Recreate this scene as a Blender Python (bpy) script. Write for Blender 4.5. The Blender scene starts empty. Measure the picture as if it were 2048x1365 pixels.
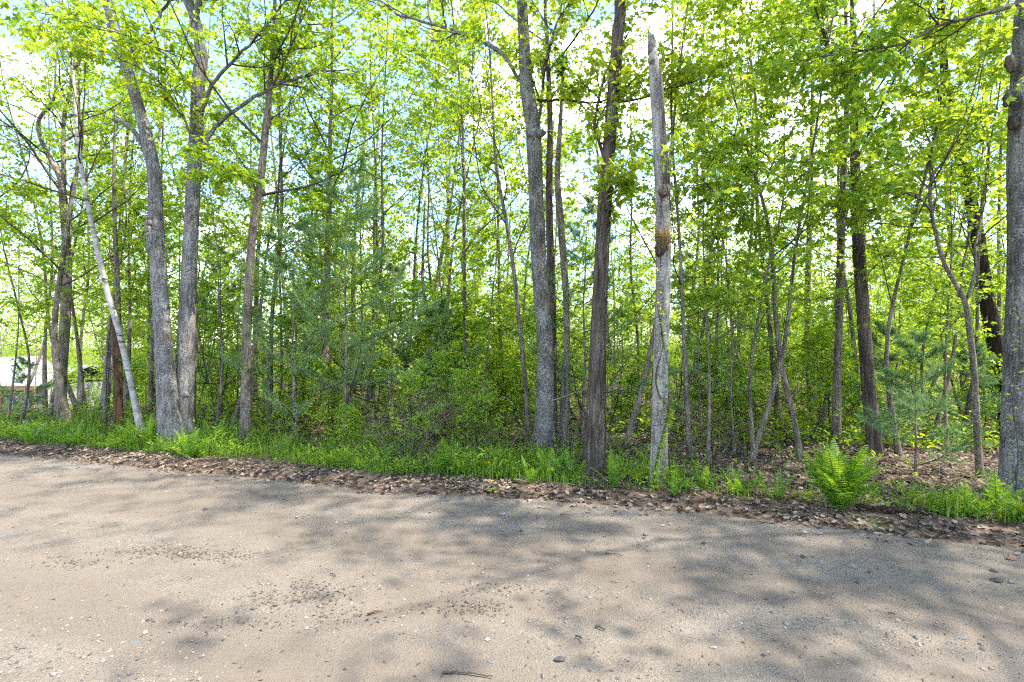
import bpy, math, random
import numpy as np
from mathutils import Vector

SC = bpy.context.scene
COL = SC.collection
R = math.radians

# ------------------------------------------------------------------ camera
CAM_H = 1.5
FPX = 1000.0                     # focal length in photograph pixels (2048 wide)
HOR = 690.0                      # photograph row of the horizon
cam = bpy.data.cameras.new("camera")
cam.sensor_width = 36.0
cam.lens = FPX / 2048.0 * 36.0
cam.shift_y = (HOR - 682.5) / 2048.0
cam.clip_end = 2000.0
cam_o = bpy.data.objects.new("camera", cam)
COL.objects.link(cam_o)
cam_o.location = (0, 0, CAM_H)
cam_o.rotation_euler = (R(90), 0, 0)
SC.camera = cam_o

# ------------------------------------------------------------------ sky, sun, exposure
SUN_EL, SUN_AZ = R(57), R(100)    # azimuth measured from +Y (view direction) towards +X
world = bpy.data.worlds.new("World")
SC.world = world
world.use_nodes = True
wn, wl = world.node_tree.nodes, world.node_tree.links
wn.clear()
w_out = wn.new("ShaderNodeOutputWorld")
w_bg = wn.new("ShaderNodeBackground")
w_sky = wn.new("ShaderNodeTexSky")
w_sky.sky_type = 'NISHITA'
w_sky.sun_disc = False
w_sky.sun_elevation = SUN_EL
w_sky.sun_rotation = SUN_AZ
w_sky.air_density = 0.85
w_sky.dust_density = 0.1
w_sky.ozone_density = 2.5
w_tc = wn.new("ShaderNodeTexCoord")
w_map = wn.new("ShaderNodeMapping")
w_map.inputs['Scale'].default_value = (1.0, 1.0, 2.2)
w_map.inputs['Location'].default_value = (0.35, 0.1, 0.2)
w_noise = wn.new("ShaderNodeTexNoise")
w_noise.inputs['Scale'].default_value = 2.6
w_noise.inputs['Detail'].default_value = 9
w_noise.inputs['Roughness'].default_value = 0.55
w_ramp = wn.new("ShaderNodeValToRGB")
w_ramp.color_ramp.elements[0].position = 0.50
w_ramp.color_ramp.elements[0].color = (0, 0, 0, 1)
w_ramp.color_ramp.elements[1].position = 0.66
w_ramp.color_ramp.elements[1].color = (1, 1, 1, 1)
w_mix = wn.new("ShaderNodeMix")
w_mix.data_type = 'RGBA'
w_mix.inputs['B'].default_value = (7.6, 7.9, 8.5, 1)
wl.new(w_tc.outputs['Generated'], w_map.inputs['Vector'])
wl.new(w_map.outputs['Vector'], w_noise.inputs['Vector'])
wl.new(w_noise.outputs['Fac'], w_ramp.inputs['Fac'])
wl.new(w_ramp.outputs['Color'], w_mix.inputs['Factor'])
wl.new(w_sky.outputs['Color'], w_mix.inputs['A'])
wl.new(w_mix.outputs['Result'], w_bg.inputs['Color'])
w_bg.inputs['Strength'].default_value = 0.138
wl.new(w_bg.outputs['Background'], w_out.inputs['Surface'])

sun = bpy.data.lights.new("sun", 'SUN')
sun.energy = 2.85
sun.angle = R(0.7)
sun.color = (1.0, 0.93, 0.82)
sun_o = bpy.data.objects.new("sun", sun)
COL.objects.link(sun_o)
sun_dir = Vector((math.sin(SUN_AZ) * math.cos(SUN_EL), math.cos(SUN_AZ) * math.cos(SUN_EL), math.sin(SUN_EL)))
sun_o.rotation_euler = sun_dir.to_track_quat('Z', 'Y').to_euler()
sun_o.location = (20, 8, 40)

SC.view_settings.view_transform = 'Standard'
SC.view_settings.look = 'None'
SC.view_settings.exposure = 2.58
SC.view_settings.gamma = 1.0
SC.view_settings.use_curve_mapping = False
cy = SC.cycles
cy.max_bounces = 7
cy.diffuse_bounces = 5
cy.glossy_bounces = 2
cy.transmission_bounces = 5
cy.transparent_max_bounces = 4
cy.caustics_reflective = False
cy.caustics_refractive = False
cy.use_adaptive_sampling = True
cy.adaptive_min_samples = 20
cy.adaptive_threshold = 0.02
cy.filter_width = 1.2
cy.use_denoising = False
cy.sample_clamp_indirect = 6.0

# ------------------------------------------------------------------ numeric helpers
RNG = np.random.default_rng(11)


def norm(a):
    return a / np.maximum(np.linalg.norm(a, axis=-1, keepdims=True), 1e-9)


def sstep(a, b, x):
    t = np.clip((x - a) / (b - a), 0, 1)
    return t * t * (3 - 2 * t)


def wob(x, y, s=1.0, ph=0.0):
    """cheap smooth 2-d noise in about -1..1"""
    return (np.sin(x * 1.7 * s + 1.3 * np.sin(y * 1.1 * s + ph) + ph) + np.sin(y * 2.1 * s + 1.7 * np.sin(x * 0.9 * s - ph) + 2 * ph)
            + 0.6 * np.sin((x + y) * 3.3 * s + ph * 3) + 0.5 * np.sin((x - 0.7 * y) * 4.9 * s - ph)) / 3.1


# far edge of the dirt road, metres
EX = np.array([-7.3, -4.94, -2.65, -1.49, -0.12, 1.5, 2.43, 3.1, 3.84])
EY = np.array([7.14, 6.38, 5.72, 5.30, 5.03, 4.62, 4.26, 4.0, 3.75])
SL = -0.304


def edge_y(x):
    x = np.asarray(x, float)
    y = np.interp(x, EX, EY)
    y = np.where(x < EX[0], EY[0] + SL * (x - EX[0]), y)
    return np.where(x > EX[-1], EY[-1] + SL * (x - EX[-1]), y)


def road_d(x, y):
    """distance beyond the far road edge (negative on the road)"""
    return (np.asarray(y, float) - edge_y(x)) * 0.957


def gz(x, y):
    x = np.asarray(x, float); y = np.asarray(y, float)
    d = road_d(x, y)
    z = 0.05 * np.exp(-((d - 0.32) / 0.28) ** 2)                       # litter bank at the road edge
    z = z + sstep(0.4, 2.5, d) * (0.06 * wob(x, y, 0.8, 1.0) + 0.03 * wob(x, y, 2.3, 2.0))
    z = z + sstep(3, 14, d) * 0.25 * wob(x, y, 0.22, 0.4)
    z = z - 4.2 * sstep(3, 31, (-x * 0.75 + y * 0.55) - 6) * sstep(1.5, 10, d) * sstep(2, 12, -x)   # the land drops away behind on this side
    return z


def px(u, v, Y):
    return np.array([(u - 1024.0) / FPX * Y, Y, CAM_H + (HOR - v) / FPX * Y])


class MB:
    """collects vertices and faces and links them as one mesh"""

    def __init__(s):
        s.v = []; s.f = []; s.a = []; s.n = 0

    def add(s, v, f, a=0.5):
        v = np.asarray(v, float).reshape(-1, 3)
        f = np.asarray(f, int)
        s.v.append(v); s.f.append(f + s.n)
        s.a.append(np.full(len(v), a) if np.isscalar(a) else np.asarray(a, float).ravel())
        s.n += len(v)

    def mesh(s, name, mat, smooth=True):
        me = bpy.data.meshes.new(name)
        v = np.concatenate(s.v).astype(np.float32)
        tot = np.concatenate([np.full(len(f), f.shape[1], np.int32) for f in s.f])
        loops = np.concatenate([f.ravel() for f in s.f]).astype(np.int32)
        start = np.concatenate([[0], np.cumsum(tot)[:-1]]).astype(np.int32)
        me.vertices.add(len(v)); me.vertices.foreach_set("co", v.ravel())
        me.loops.add(len(loops)); me.loops.foreach_set("vertex_index", loops)
        me.polygons.add(len(tot)); me.polygons.foreach_set("loop_start", start)
        at = me.attributes.new("tint", 'FLOAT', 'POINT')
        at.data.foreach_set("value", np.concatenate(s.a).astype(np.float32))
        me.update(calc_edges=True)
        me.polygons.foreach_set("use_smooth", np.full(len(tot), smooth))
        if mat is not None:
            me.materials.append(mat)
        return me


def tubes(mb, P, RR, sides, tint=0.5, cap=True, rough=0.0, rfreq=5, seed=0, foot=0.0):
    """P (M,K,3) centre lines, RR (M,K) radii"""
    P = np.asarray(P, float); RR = np.asarray(RR, float)
    if P.ndim == 2:
        P = P[None]; RR = RR[None]
    M, K, _ = P.shape
    T = np.empty_like(P)
    T[:, 1:-1] = P[:, 2:] - P[:, :-2]; T[:, 0] = P[:, 1] - P[:, 0]; T[:, -1] = P[:, -1] - P[:, -2]
    T = norm(T)
    mean = norm(P[:, -1] - P[:, 0])
    ref = np.where(np.abs(mean[:, 2:3]) > 0.75, np.array([[0.0, 1, 0]]), np.array([[0.0, 0, 1]]))[:, None, :]
    A = norm(np.cross(np.broadcast_to(ref, T.shape), T)); B = np.cross(T, A)
    ang = np.arange(sides) / sides * 2 * np.pi
    rad = RR[:, :, None] * np.ones(sides)
    if rough:
        r = np.random.default_rng(seed)
        arc = np.concatenate([np.zeros((M, 1)), np.cumsum(np.linalg.norm(P[:, 1:] - P[:, :-1], axis=2), axis=1)], 1)[:, :, None]
        ph = r.random(8) * 6.28
        a = ang[None, None, :]
        n1 = np.sin(2 * a + ph[0] + 0.9 * np.sin(arc * 1.1 + ph[1])) * 0.5 + np.sin(3 * a + ph[2] + np.sin(arc * 1.9 + ph[3])) * 0.35
        n2 = np.abs(np.sin(rfreq * a + 0.8 * np.sin(arc * 7 + ph[4]) + 0.5 * np.sin(arc * 17 + ph[5]) + 1.2 * np.sin(a * 2 + ph[6])))
        n3 = np.sin(arc * 2.3 + ph[7]) * np.sin(a + arc * 0.7)
        n4 = r.normal(0, 1, rad.shape)
        if foot:
            rad = rad * (1 + foot * np.exp(-arc / 0.2) * (0.55 + 0.6 * np.sin(4 * a + ph[2]) + 0.25 * np.sin(7 * a + ph[5])))
        rad = rad * (1 + 0.05 * n1 + 0.03 * n3 + rough * (n2 - 0.5) + rough * 0.16 * n4)
    V = P[:, :, None, :] + rad[..., None] * (np.cos(ang)[None, None, :, None] * A[:, :, None, :] + np.sin(ang)[None, None, :, None] * B[:, :, None, :])
    idx = np.arange(M * K * sides).reshape(M, K, sides)
    q = np.stack([idx[:, :-1], np.roll(idx[:, :-1], -1, 2), np.roll(idx[:, 1:], -1, 2), idx[:, 1:]], -1).reshape(-1, 4)
    tt = tint if np.isscalar(tint) else np.repeat(np.asarray(tint), K * sides)
    base = mb.n
    mb.add(V, q, tt)
    if cap and sides > 3:
        mb.f.append(base + idx[:, -1, :])
        if M == 1:
            mb.f.append(base + idx[:, 0, ::-1])


def resample(pts, rad, n):
    """Catmull-Rom through the points, n samples evenly spaced by length"""
    pts = np.asarray(pts, float); rad = np.asarray(rad, float)
    ext = np.vstack([2 * pts[0] - pts[1], pts, 2 * pts[-1] - pts[-2]])
    out = []; ro = []
    for i in range(len(pts) - 1):
        p0, p1, p2, p3 = ext[i:i + 4]
        t = np.linspace(0, 1, 24, endpoint=False)[:, None]
        out.append(0.5 * (2 * p1 + (p2 - p0) * t + (2 * p0 - 5 * p1 + 4 * p2 - p3) * t ** 2 + (3 * p1 - p0 - 3 * p2 + p3) * t ** 3))
        ro.append(rad[i] + (rad[i + 1] - rad[i]) * t[:, 0])
    out = np.vstack(out + [pts[-1:]]); ro = np.concatenate(ro + [rad[-1:]])
    s = np.concatenate([[0], np.cumsum(np.linalg.norm(np.diff(out, axis=0), axis=1))])
    q = np.linspace(0, s[-1], n)
    return np.stack([np.interp(q, s, out[:, k]) for k in range(3)], 1), np.interp(q, s, ro)


def spawn(P, RR, n, t0, t1, length, ang, K, rng, up=0.0, jit=0.12, flat=None, rs=0.6, rmax=None, tip=0.25, angj=0.2, prof=None):
    """grow n children on each of the M parents; returns (M*n,K,3),(M*n,K)"""
    M, Kp, _ = P.shape
    t = (np.arange(n)[None] + rng.random((M, n))) / n * (t1 - t0) + t0
    s = t * (Kp - 1); i = np.clip(s.astype(int), 0, Kp - 2); f = (s - i)[..., None]
    m = np.arange(M)[:, None]
    p = P[m, i] * (1 - f) + P[m, i + 1] * f
    T = norm(P[m, i + 1] - P[m, i])
    r = RR[m, i] * (1 - f[..., 0]) + RR[m, i + 1] * f[..., 0]
    tn = (t - t0) / max(t1 - t0, 1e-6)
    L = length * (np.ones_like(tn) if prof is None else prof(tn)) * rng.uniform(0.7, 1.3, t.shape)
    if not np.isscalar(L) and L.ndim == 1:
        L = L[:, None]
    ref = np.where(np.abs(T[..., 2:3]) > 0.85, np.array([1.0, 0, 0]), np.array([0, 0, 1.0]))
    h = norm(np.cross(T, ref)); b = np.cross(h, T)
    if flat is None:
        phi = np.arange(n)[None] * 2.399 + rng.random((M, 1)) * 6.28 + rng.normal(0, 0.4, t.shape)
    else:
        phi = np.where((np.arange(n)[None] % 2) == 0, 0, np.pi) + rng.normal(0, flat, t.shape)
    S = np.cos(phi)[..., None] * h + np.sin(phi)[..., None] * b
    a = ang + rng.normal(0, angj, t.shape)
    d = norm(np.cos(a)[..., None] * T + np.sin(a)[..., None] * S).reshape(-1, 3)
    p = p.reshape(-1, 3); L = L.reshape(-1)
    out = [p]
    for k in range(K - 1):
        d = norm(d + rng.normal(0, jit, d.shape) + np.array([0, 0, up]))
        p = p + d * (L / (K - 1))[:, None]
        out.append(p)
    Q = np.stack(out, 1)
    r0 = (r * rs).reshape(-1)
    r0 = np.minimum(r0, L * 0.022 + 0.001)
    if rmax:
        r0 = np.minimum(r0, rmax)
    return Q, r0[:, None] * np.linspace(1, tip, K)[None]


# leaf outlines: (side, along, lift) with a fan of triangles from vertex 0
SHAPES = {
    'maple': (np.array([[0, 0, 0], [0.52, 0.33, -0.07], [0.24, 0.46, 0.04], [0, 1.0, -0.12], [-0.24, 0.46, 0.04], [-0.52, 0.33, -0.07]]),
              np.array([[0, 1, 2], [0, 2, 3], [0, 3, 4], [0, 4, 5]])),
    'oval': (np.array([[0, 0, 0], [0.27, 0.42, 0.05], [0, 1.0, -0.1], [-0.27, 0.42, 0.05]]), np.array([[0, 1, 2], [0, 2, 3]])),
    'long': (np.array([[0, 0, 0], [0.13, 0.4, 0.04], [0, 1.0, -0.14], [-0.13, 0.4, 0.04]]), np.array([[0, 1, 2], [0, 2, 3]])),
    'needle': (np.array([[-0.022, 0, 0], [0.022, 0, 0], [0, 1.0, 0]]), np.array([[0, 1, 2]])),
}


def leaves(mb, pos, d, nrm, size, shape, tint):
    sh, fa = SHAPES[shape]
    d = norm(d); s = norm(np.cross(d, nrm)); n = np.cross(s, d)
    N = len(pos)
    V = pos[:, None] + size[:, None, None] * (sh[None, :, 0:1] * s[:, None] + sh[None, :, 1:2] * d[:, None] + sh[None, :, 2:3] * n[:, None])
    k = len(sh)
    F = (fa[None] + (np.arange(N) * k)[:, None, None]).reshape(-1, 3)
    mb.add(V, F, np.repeat(tint, k))


def leaf_on(mb, P, n, size, shape, rng, t0=0.15, droop=0.45, tilt=0.55, spread=0.9, keep=1.0):
    """n leaves on each centre line"""
    M, K, _ = P.shape
    t = t0 + (1 - t0) * (np.arange(n)[None] + rng.random((M, n))) / n
    s = t * (K - 1); i = np.clip(s.astype(int), 0, K - 2); f = (s - i)[..., None]
    m = np.arange(M)[:, None]
    p = (P[m, i] * (1 - f) + P[m, i + 1] * f).reshape(-1, 3)
    T = norm(P[m, i + 1] - P[m, i]).reshape(-1, 3)
    h = norm(np.cross(T, np.array([0, 0, 1.0])) + 1e-4)
    sg = np.where(np.arange(len(p)) % 2 == 0, 1, -1)[:, None]
    d = norm(T * rng.uniform(0.1, 0.9, (len(p), 1)) + h * sg * rng.uniform(0.3, 1.2, (len(p), 1)) * spread
             + np.array([0, 0, -droop]) + rng.normal(0, 0.3, p.shape))
    nr = norm(np.array([0, 0, 1.0]) + rng.normal(0, tilt, p.shape))
    p = p + d * (size * 0.35)
    sz = size * np.clip(rng.normal(1, 0.25, len(p)), 0.45, 1.6)
    tint = np.clip(rng.normal(0.5, 0.2, len(p)) + np.repeat(rng.normal(0, 0.12, M), n), 0, 1)
    if keep < 1:
        k = rng.random(len(p)) < keep
        p, d, nr, sz, tint = p[k], d[k], nr[k], sz[k], tint[k]
    leaves(mb, p, d, nr, sz, shape, tint)


# ------------------------------------------------------------------ materials
def mat_new(name):
    m = bpy.data.materials.new(name); m.use_nodes = True
    nt = m.node_tree; nt.nodes.clear()
    return m, nt.nodes, nt.links


def nd(ns, kind, **kw):
    n = ns.new(kind)
    for k, v in kw.items():
        if k in n.inputs.keys():
            n.inputs[k].default_value = v
        else:
            setattr(n, k, v)
    return n


def ramp(ns, stops):
    r = ns.new("ShaderNodeValToRGB")
    e = r.color_ramp.elements
    while len(e) < len(stops):
        e.new(0.5)
    for q, (p, c) in zip(e, stops):
        q.position = p
        q.color = (*c, 1) if len(c) == 3 else c
    return r


def leaf_mat(name, dark, mid, light, trans, tw=0.5, rough=0.55, rnd=0.12):
    m, ns, ls = mat_new(name)
    out = ns.new("ShaderNodeOutputMaterial")
    at = nd(ns, "ShaderNodeAttribute", attribute_name="tint")
    oi = ns.new("ShaderNodeObjectInfo")
    ad = nd(ns, "ShaderNodeMath", operation='MULTIPLY_ADD'); ad.inputs[1].default_value = rnd * 2; ad.inputs[2].default_value = -rnd
    ls.new(oi.outputs['Random'], ad.inputs[0])
    sm = nd(ns, "ShaderNodeMath", operation='ADD'); ls.new(at.outputs['Fac'], sm.inputs[0]); ls.new(ad.outputs[0], sm.inputs[1])
    rp = ramp(ns, [(0.1, dark), (0.5, mid), (0.9, light)])
    ls.new(sm.outputs[0], rp.inputs['Fac'])
    pb = nd(ns, "ShaderNodeBsdfPrincipled", Roughness=rough)
    pb.inputs['Specular IOR Level'].default_value = 0.35
    ls.new(rp.outputs['Color'], pb.inputs['Base Color'])
    tr = ns.new("ShaderNodeBsdfTranslucent")
    mx = nd(ns, "ShaderNodeMix", data_type='RGBA', blend_type='MULTIPLY'); mx.inputs['Factor'].default_value = 1.0
    ls.new(rp.outputs['Color'], mx.inputs['A']); mx.inputs['B'].default_value = (*trans, 1)
    ls.new(mx.outputs['Result'], tr.inputs['Color'])
    ms = ns.new("ShaderNodeMixShader"); ms.inputs['Fac'].default_value = tw
    ls.new(pb.outputs[0], ms.inputs[1]); ls.new(tr.outputs[0], ms.inputs[2])
    ls.new(ms.outputs[0], out.inputs['Surface'])
    return m


def bark_mat(name, dark, mid, light, lichen=None, lich=0.5, vs=0.16, scale=16.0, bump=0.6, moss=None, mossamt=0.0, crack=22.0, crackf=0.7):
    m, ns, ls = mat_new(name)
    out = ns.new("ShaderNodeOutputMaterial")
    tc = ns.new("ShaderNodeTexCoord")
    oi = ns.new("ShaderNodeObjectInfo")
    va = nd(ns, "ShaderNodeVectorMath", operation='MULTIPLY_ADD'); va.inputs[1].default_value = (1, 1, 1)
    sc = nd(ns, "ShaderNodeVectorMath", operation='SCALE'); sc.inputs['Scale'].default_value = 37.0
    ls.new(oi.outputs['Random'], sc.inputs[0]); ls.new(tc.outputs['Object'], va.inputs[0]); ls.new(sc.outputs[0], va.inputs[2])
    mp = ns.new("ShaderNodeMapping"); mp.inputs['Scale'].default_value = (1, 1, vs)
    ls.new(va.outputs[0], mp.inputs['Vector'])
    n1 = nd(ns, "ShaderNodeTexNoise", Scale=scale * 1.6, Detail=6.0, Roughness=0.65, Distortion=0.6)
    ls.new(mp.outputs[0], n1.inputs['Vector'])
    n2 = nd(ns, "ShaderNodeTexNoise", Scale=5.0, Detail=5.0, Roughness=0.6)
    ls.new(va.outputs[0], n2.inputs['Vector'])
    n3 = nd(ns, "ShaderNodeTexNoise", Scale=55.0, Detail=4.0, Roughness=0.7)
    ls.new(va.outputs[0], n3.inputs['Vector'])
    rp = ramp(ns, [(0.34, dark), (0.5, mid), (0.68, light)])
    mix = nd(ns, "ShaderNodeMath", operation='MULTIPLY_ADD'); mix.inputs[1].default_value = 0.35
    ls.new(n3.outputs['Fac'], mix.inputs[0])
    m8 = nd(ns, "ShaderNodeMath", operation='MULTIPLY'); m8.inputs[1].default_value = 0.66
    ls.new(n1.outputs['Fac'], m8.inputs[0]); ls.new(m8.outputs[0], mix.inputs[2])
    ls.new(mix.outputs[0], rp.inputs['Fac'])
    n5 = nd(ns, "ShaderNodeTexNoise", Scale=2.2, Detail=5.0, Roughness=0.6)
    ls.new(va.outputs[0], n5.inputs['Vector'])
    r5 = ramp(ns, [(0.32, (0.58, 0.56, 0.54)), (0.5, (0.98, 0.98, 0.98)), (0.68, (1.32, 1.30, 1.26))]); ls.new(n5.outputs['Fac'], r5.inputs['Fac'])
    m5 = nd(ns, "ShaderNodeMix", data_type='RGBA', blend_type='MULTIPLY'); m5.inputs['Factor'].default_value = 1
    ls.new(rp.outputs['Color'], m5.inputs['A']); ls.new(r5.outputs['Color'], m5.inputs['B'])
    mp6 = ns.new("ShaderNodeMapping"); mp6.inputs['Scale'].default_value = (1, 1, 0.13); ls.new(va.outputs[0], mp6.inputs['Vector'])
    dn = nd(ns, "ShaderNodeVectorMath", operation='MULTIPLY_ADD'); dn.inputs[1].default_value = (0.06, 0.06, 0.06)
    ls.new(n3.outputs['Color'], dn.inputs[0]); ls.new(mp6.outputs[0], dn.inputs[2])
    v6 = nd(ns, "ShaderNodeTexVoronoi", feature='DISTANCE_TO_EDGE', Scale=crack); ls.new(dn.outputs[0], v6.inputs['Vector'])
    r6 = ramp(ns, [(0.0, (0.30, 0.28, 0.26)), (0.10, (1, 1, 1))]); ls.new(v6.outputs['Distance'], r6.inputs['Fac'])
    m6 = nd(ns, "ShaderNodeMix", data_type='RGBA', blend_type='MULTIPLY'); m6.inputs['Factor'].default_value = crackf
    ls.new(m5.outputs['Result'], m6.inputs['A']); ls.new(r6.outputs['Color'], m6.inputs['B'])
    col = m6.outputs['Result']
    if lichen is not None:
        rl = ramp(ns, [(0.62 - 0.25 * lich, (0, 0, 0)), (0.66 - 0.2 * lich, (1, 1, 1))])
        mm = nd(ns, "ShaderNodeMath", operation='MULTIPLY_ADD'); mm.inputs[1].default_value = 0.66
        k = nd(ns, "ShaderNodeMath", operation='MULTIPLY'); k.inputs[1].default_value = 0.37
        ls.new(n2.outputs['Fac'], k.inputs[0]); ls.new(n3.outputs['Fac'], mm.inputs[0]); ls.new(k.outputs[0], mm.inputs[2])
        ls.new(mm.outputs[0], rl.inputs['Fac'])
        fac = nd(ns, "ShaderNodeMath", operation='MULTIPLY'); fac.inputs[1].default_value = 0.7
        ls.new(rl.outputs['Color'], fac.inputs[0])
        mx = nd(ns, "ShaderNodeMix", data_type='RGBA')
        ls.new(fac.outputs[0], mx.inputs['Factor']); ls.new(col, mx.inputs['A']); mx.inputs['B'].default_value = (*lichen, 1)
        col = mx.outputs['Result']
    if moss is not None:
        n4 = nd(ns, "ShaderNodeTexNoise", Scale=3.3, Detail=6.0, Roughness=0.7)
        v2 = nd(ns, "ShaderNodeVectorMath", operation='ADD'); v2.inputs[1].default_value = (9, 4, 2)
        ls.new(va.outputs[0], v2.inputs[0]); ls.new(v2.outputs[0], n4.inputs['Vector'])
        rm = ramp(ns, [(0.68 - 0.2 * mossamt, (0, 0, 0)), (0.76 - 0.2 * mossamt, (0.8, 0.8, 0.8))])
        ls.new(n4.outputs['Fac'], rm.inputs['Fac'])
        mx = nd(ns, "ShaderNodeMix", data_type='RGBA')
        ls.new(rm.outputs['Color'], mx.inputs['Factor']); ls.new(col, mx.inputs['A']); mx.inputs['B'].default_value = (*moss, 1)
        col = mx.outputs['Result']
    pb = nd(ns, "ShaderNodeBsdfPrincipled", Roughness=0.9); pb.inputs['Specular IOR Level'].default_value = 0.15
    ls.new(col, pb.inputs['Base Color'])
    bp = ns.new("ShaderNodeBump"); bp.inputs['Strength'].default_value = bump; bp.inputs['Distance'].default_value = 0.02
    ls.new(mix.outputs[0], bp.inputs['Height']); ls.new(bp.outputs[0], pb.inputs['Normal'])
    ls.new(pb.outputs[0], out.inputs['Surface'])
    return m


def plain_mat(name, c, rough=0.8, var=0.25, scale=8.0, spec=0.3, bump=0.0):
    m, ns, ls = mat_new(name)
    out = ns.new("ShaderNodeOutputMaterial")
    tc = ns.new("ShaderNodeTexCoord")
    n = nd(ns, "ShaderNodeTexNoise", Scale=scale, Detail=6.0, Roughness=0.65)
    ls.new(tc.outputs['Object'], n.inputs['Vector'])
    rp = ramp(ns, [(0.3, tuple(x * (1 - var) for x in c)), (0.7, tuple(min(1, x * (1 + var)) for x in c))])
    ls.new(n.outputs['Fac'], rp.inputs['Fac'])
    pb = nd(ns, "ShaderNodeBsdfPrincipled", Roughness=rough); pb.inputs['Specular IOR Level'].default_value = spec
    ls.new(rp.outputs['Color'], pb.inputs['Base Color'])
    if bump:
        bp = ns.new("ShaderNodeBump"); bp.inputs['Strength'].default_value = bump; bp.inputs['Distance'].default_value = 0.01
        ls.new(n.outputs['Fac'], bp.inputs['Height']); ls.new(bp.outputs[0], pb.inputs['Normal'])
    ls.new(pb.outputs[0], out.inputs['Surface'])
    return m


M = {}
M['maple'] = leaf_mat("maple_leaf", (0.095, 0.185, 0.02), (0.175, 0.295, 0.026), (0.29, 0.38, 0.03), (2.5, 2.0, 1.1))
M['canopy'] = leaf_mat("canopy_leaf", (0.10, 0.19, 0.02), (0.185, 0.30, 0.028), (0.30, 0.38, 0.034), (2.5, 2.0, 1.1))
M['oak'] = leaf_mat("oak_leaf", (0.115, 0.19, 0.02), (0.205, 0.29, 0.026), (0.31, 0.365, 0.03), (2.35, 2.0, 1.1))
M['shrub'] = leaf_mat("shrub_leaf", (0.08, 0.165, 0.018), (0.15, 0.265, 0.022), (0.24, 0.345, 0.028), (2.5, 2.0, 1.1))
M['fern'] = leaf_mat("fern_leaf", (0.045, 0.115, 0.012), (0.09, 0.19, 0.015), (0.18, 0.27, 0.02), (2.3, 2.1, 1.0), tw=0.45)
M['pine'] = leaf_mat("pine_needle", (0.085, 0.16, 0.06), (0.145, 0.24, 0.09), (0.22, 0.31, 0.11), (1.6, 1.6, 1.1), tw=0.35, rough=0.5)
M['hemlock'] = leaf_mat("hemlock_needle", (0.05, 0.10, 0.03), (0.10, 0.16, 0.045), (0.19, 0.23, 0.07), (1.6, 1.6, 1.1), tw=0.35)
M['dead_needle'] = leaf_mat("dead_needle", (0.25, 0.10, 0.03), (0.38, 0.15, 0.05), (0.5, 0.22, 0.08), (1.2, 1.1, 1.0), tw=0.3)
M['grass'] = leaf_mat("grass_blade", (0.05, 0.125, 0.015), (0.095, 0.19, 0.02), (0.18, 0.25, 0.04), (2.2, 2.1, 1.0), tw=0.45)
M['litter'] = leaf_mat("dry_leaf", (0.065, 0.046, 0.033), (0.195, 0.147, 0.110), (0.38, 0.305, 0.235), (1.1, 1.0, 0.8), tw=0.2, rough=0.7)
M['yellow'] = leaf_mat("yellow_petal", (0.6, 0.38, 0.0), (0.75, 0.5, 0.0), (0.85, 0.6, 0.02), (1.0, 1.0, 1.0), tw=0.25)
M['moss'] = leaf_mat("orange_moss", (0.10, 0.07, 0.01), (0.26, 0.15, 0.02), (0.36, 0.24, 0.03), (1.0, 1.0, 1.0), tw=0.2)
M['bark_grey'] = bark_mat("grey_maple_bark", (0.036, 0.032, 0.028), (0.14, 0.128, 0.116), (0.255, 0.24, 0.22), lichen=(0.30, 0.30, 0.27), lich=0.32, moss=(0.055, 0.04, 0.022), mossamt=0.3)
M['bark_lichen'] = bark_mat("lichened_bark", (0.035, 0.031, 0.027), (0.10, 0.092, 0.08), (0.18, 0.172, 0.15), lichen=(0.27, 0.265, 0.215), lich=0.36, bump=0.5)
M['bark_brown'] = bark_mat("brown_oak_bark", (0.016, 0.012, 0.009), (0.082, 0.064, 0.048), (0.19, 0.155, 0.125), scale=14, vs=0.1, bump=1.0, moss=(0.05, 0.032, 0.012), mossamt=0.3)
M['bark_dark'] = bark_mat("dark_oak_bark", (0.009, 0.006, 0.004), (0.034, 0.023, 0.015), (0.07, 0.05, 0.033), scale=22, vs=0.12, bump=1.0)
M['bark_young'] = bark_mat("sapling_bark", (0.042, 0.034, 0.025), (0.135, 0.108, 0.08), (0.26, 0.215, 0.165), lichen=(0.30, 0.275, 0.23), lich=0.3, scale=20, bump=0.3)
M['bark_twig'] = plain_mat("twig_bark", (0.055, 0.043, 0.033), var=0.4, scale=20)
M['twig_pale'] = plain_mat("dead_twig", (0.17, 0.13, 0.095), var=0.35, scale=20)
M['bark_snag'] = bark_mat("weathered_smooth_bark", (0.075, 0.063, 0.052), (0.235, 0.21, 0.18), (0.32, 0.295, 0.26), lichen=(0.36, 0.355, 0.33), lich=0.35, scale=9, vs=0.18, bump=0.6, crack=13.0, crackf=0.85)
M['rot'] = bark_mat("rotten_wood", (0.02, 0.012, 0.007), (0.085, 0.05, 0.028), (0.20, 0.125, 0.07), scale=14, vs=0.1, bump=1.0)
M['split_wood'] = bark_mat("split_grey_wood", (0.04, 0.032, 0.025), (0.15, 0.127, 0.105), (0.27, 0.24, 0.20), scale=20, vs=0.05, bump=0.8)


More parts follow.
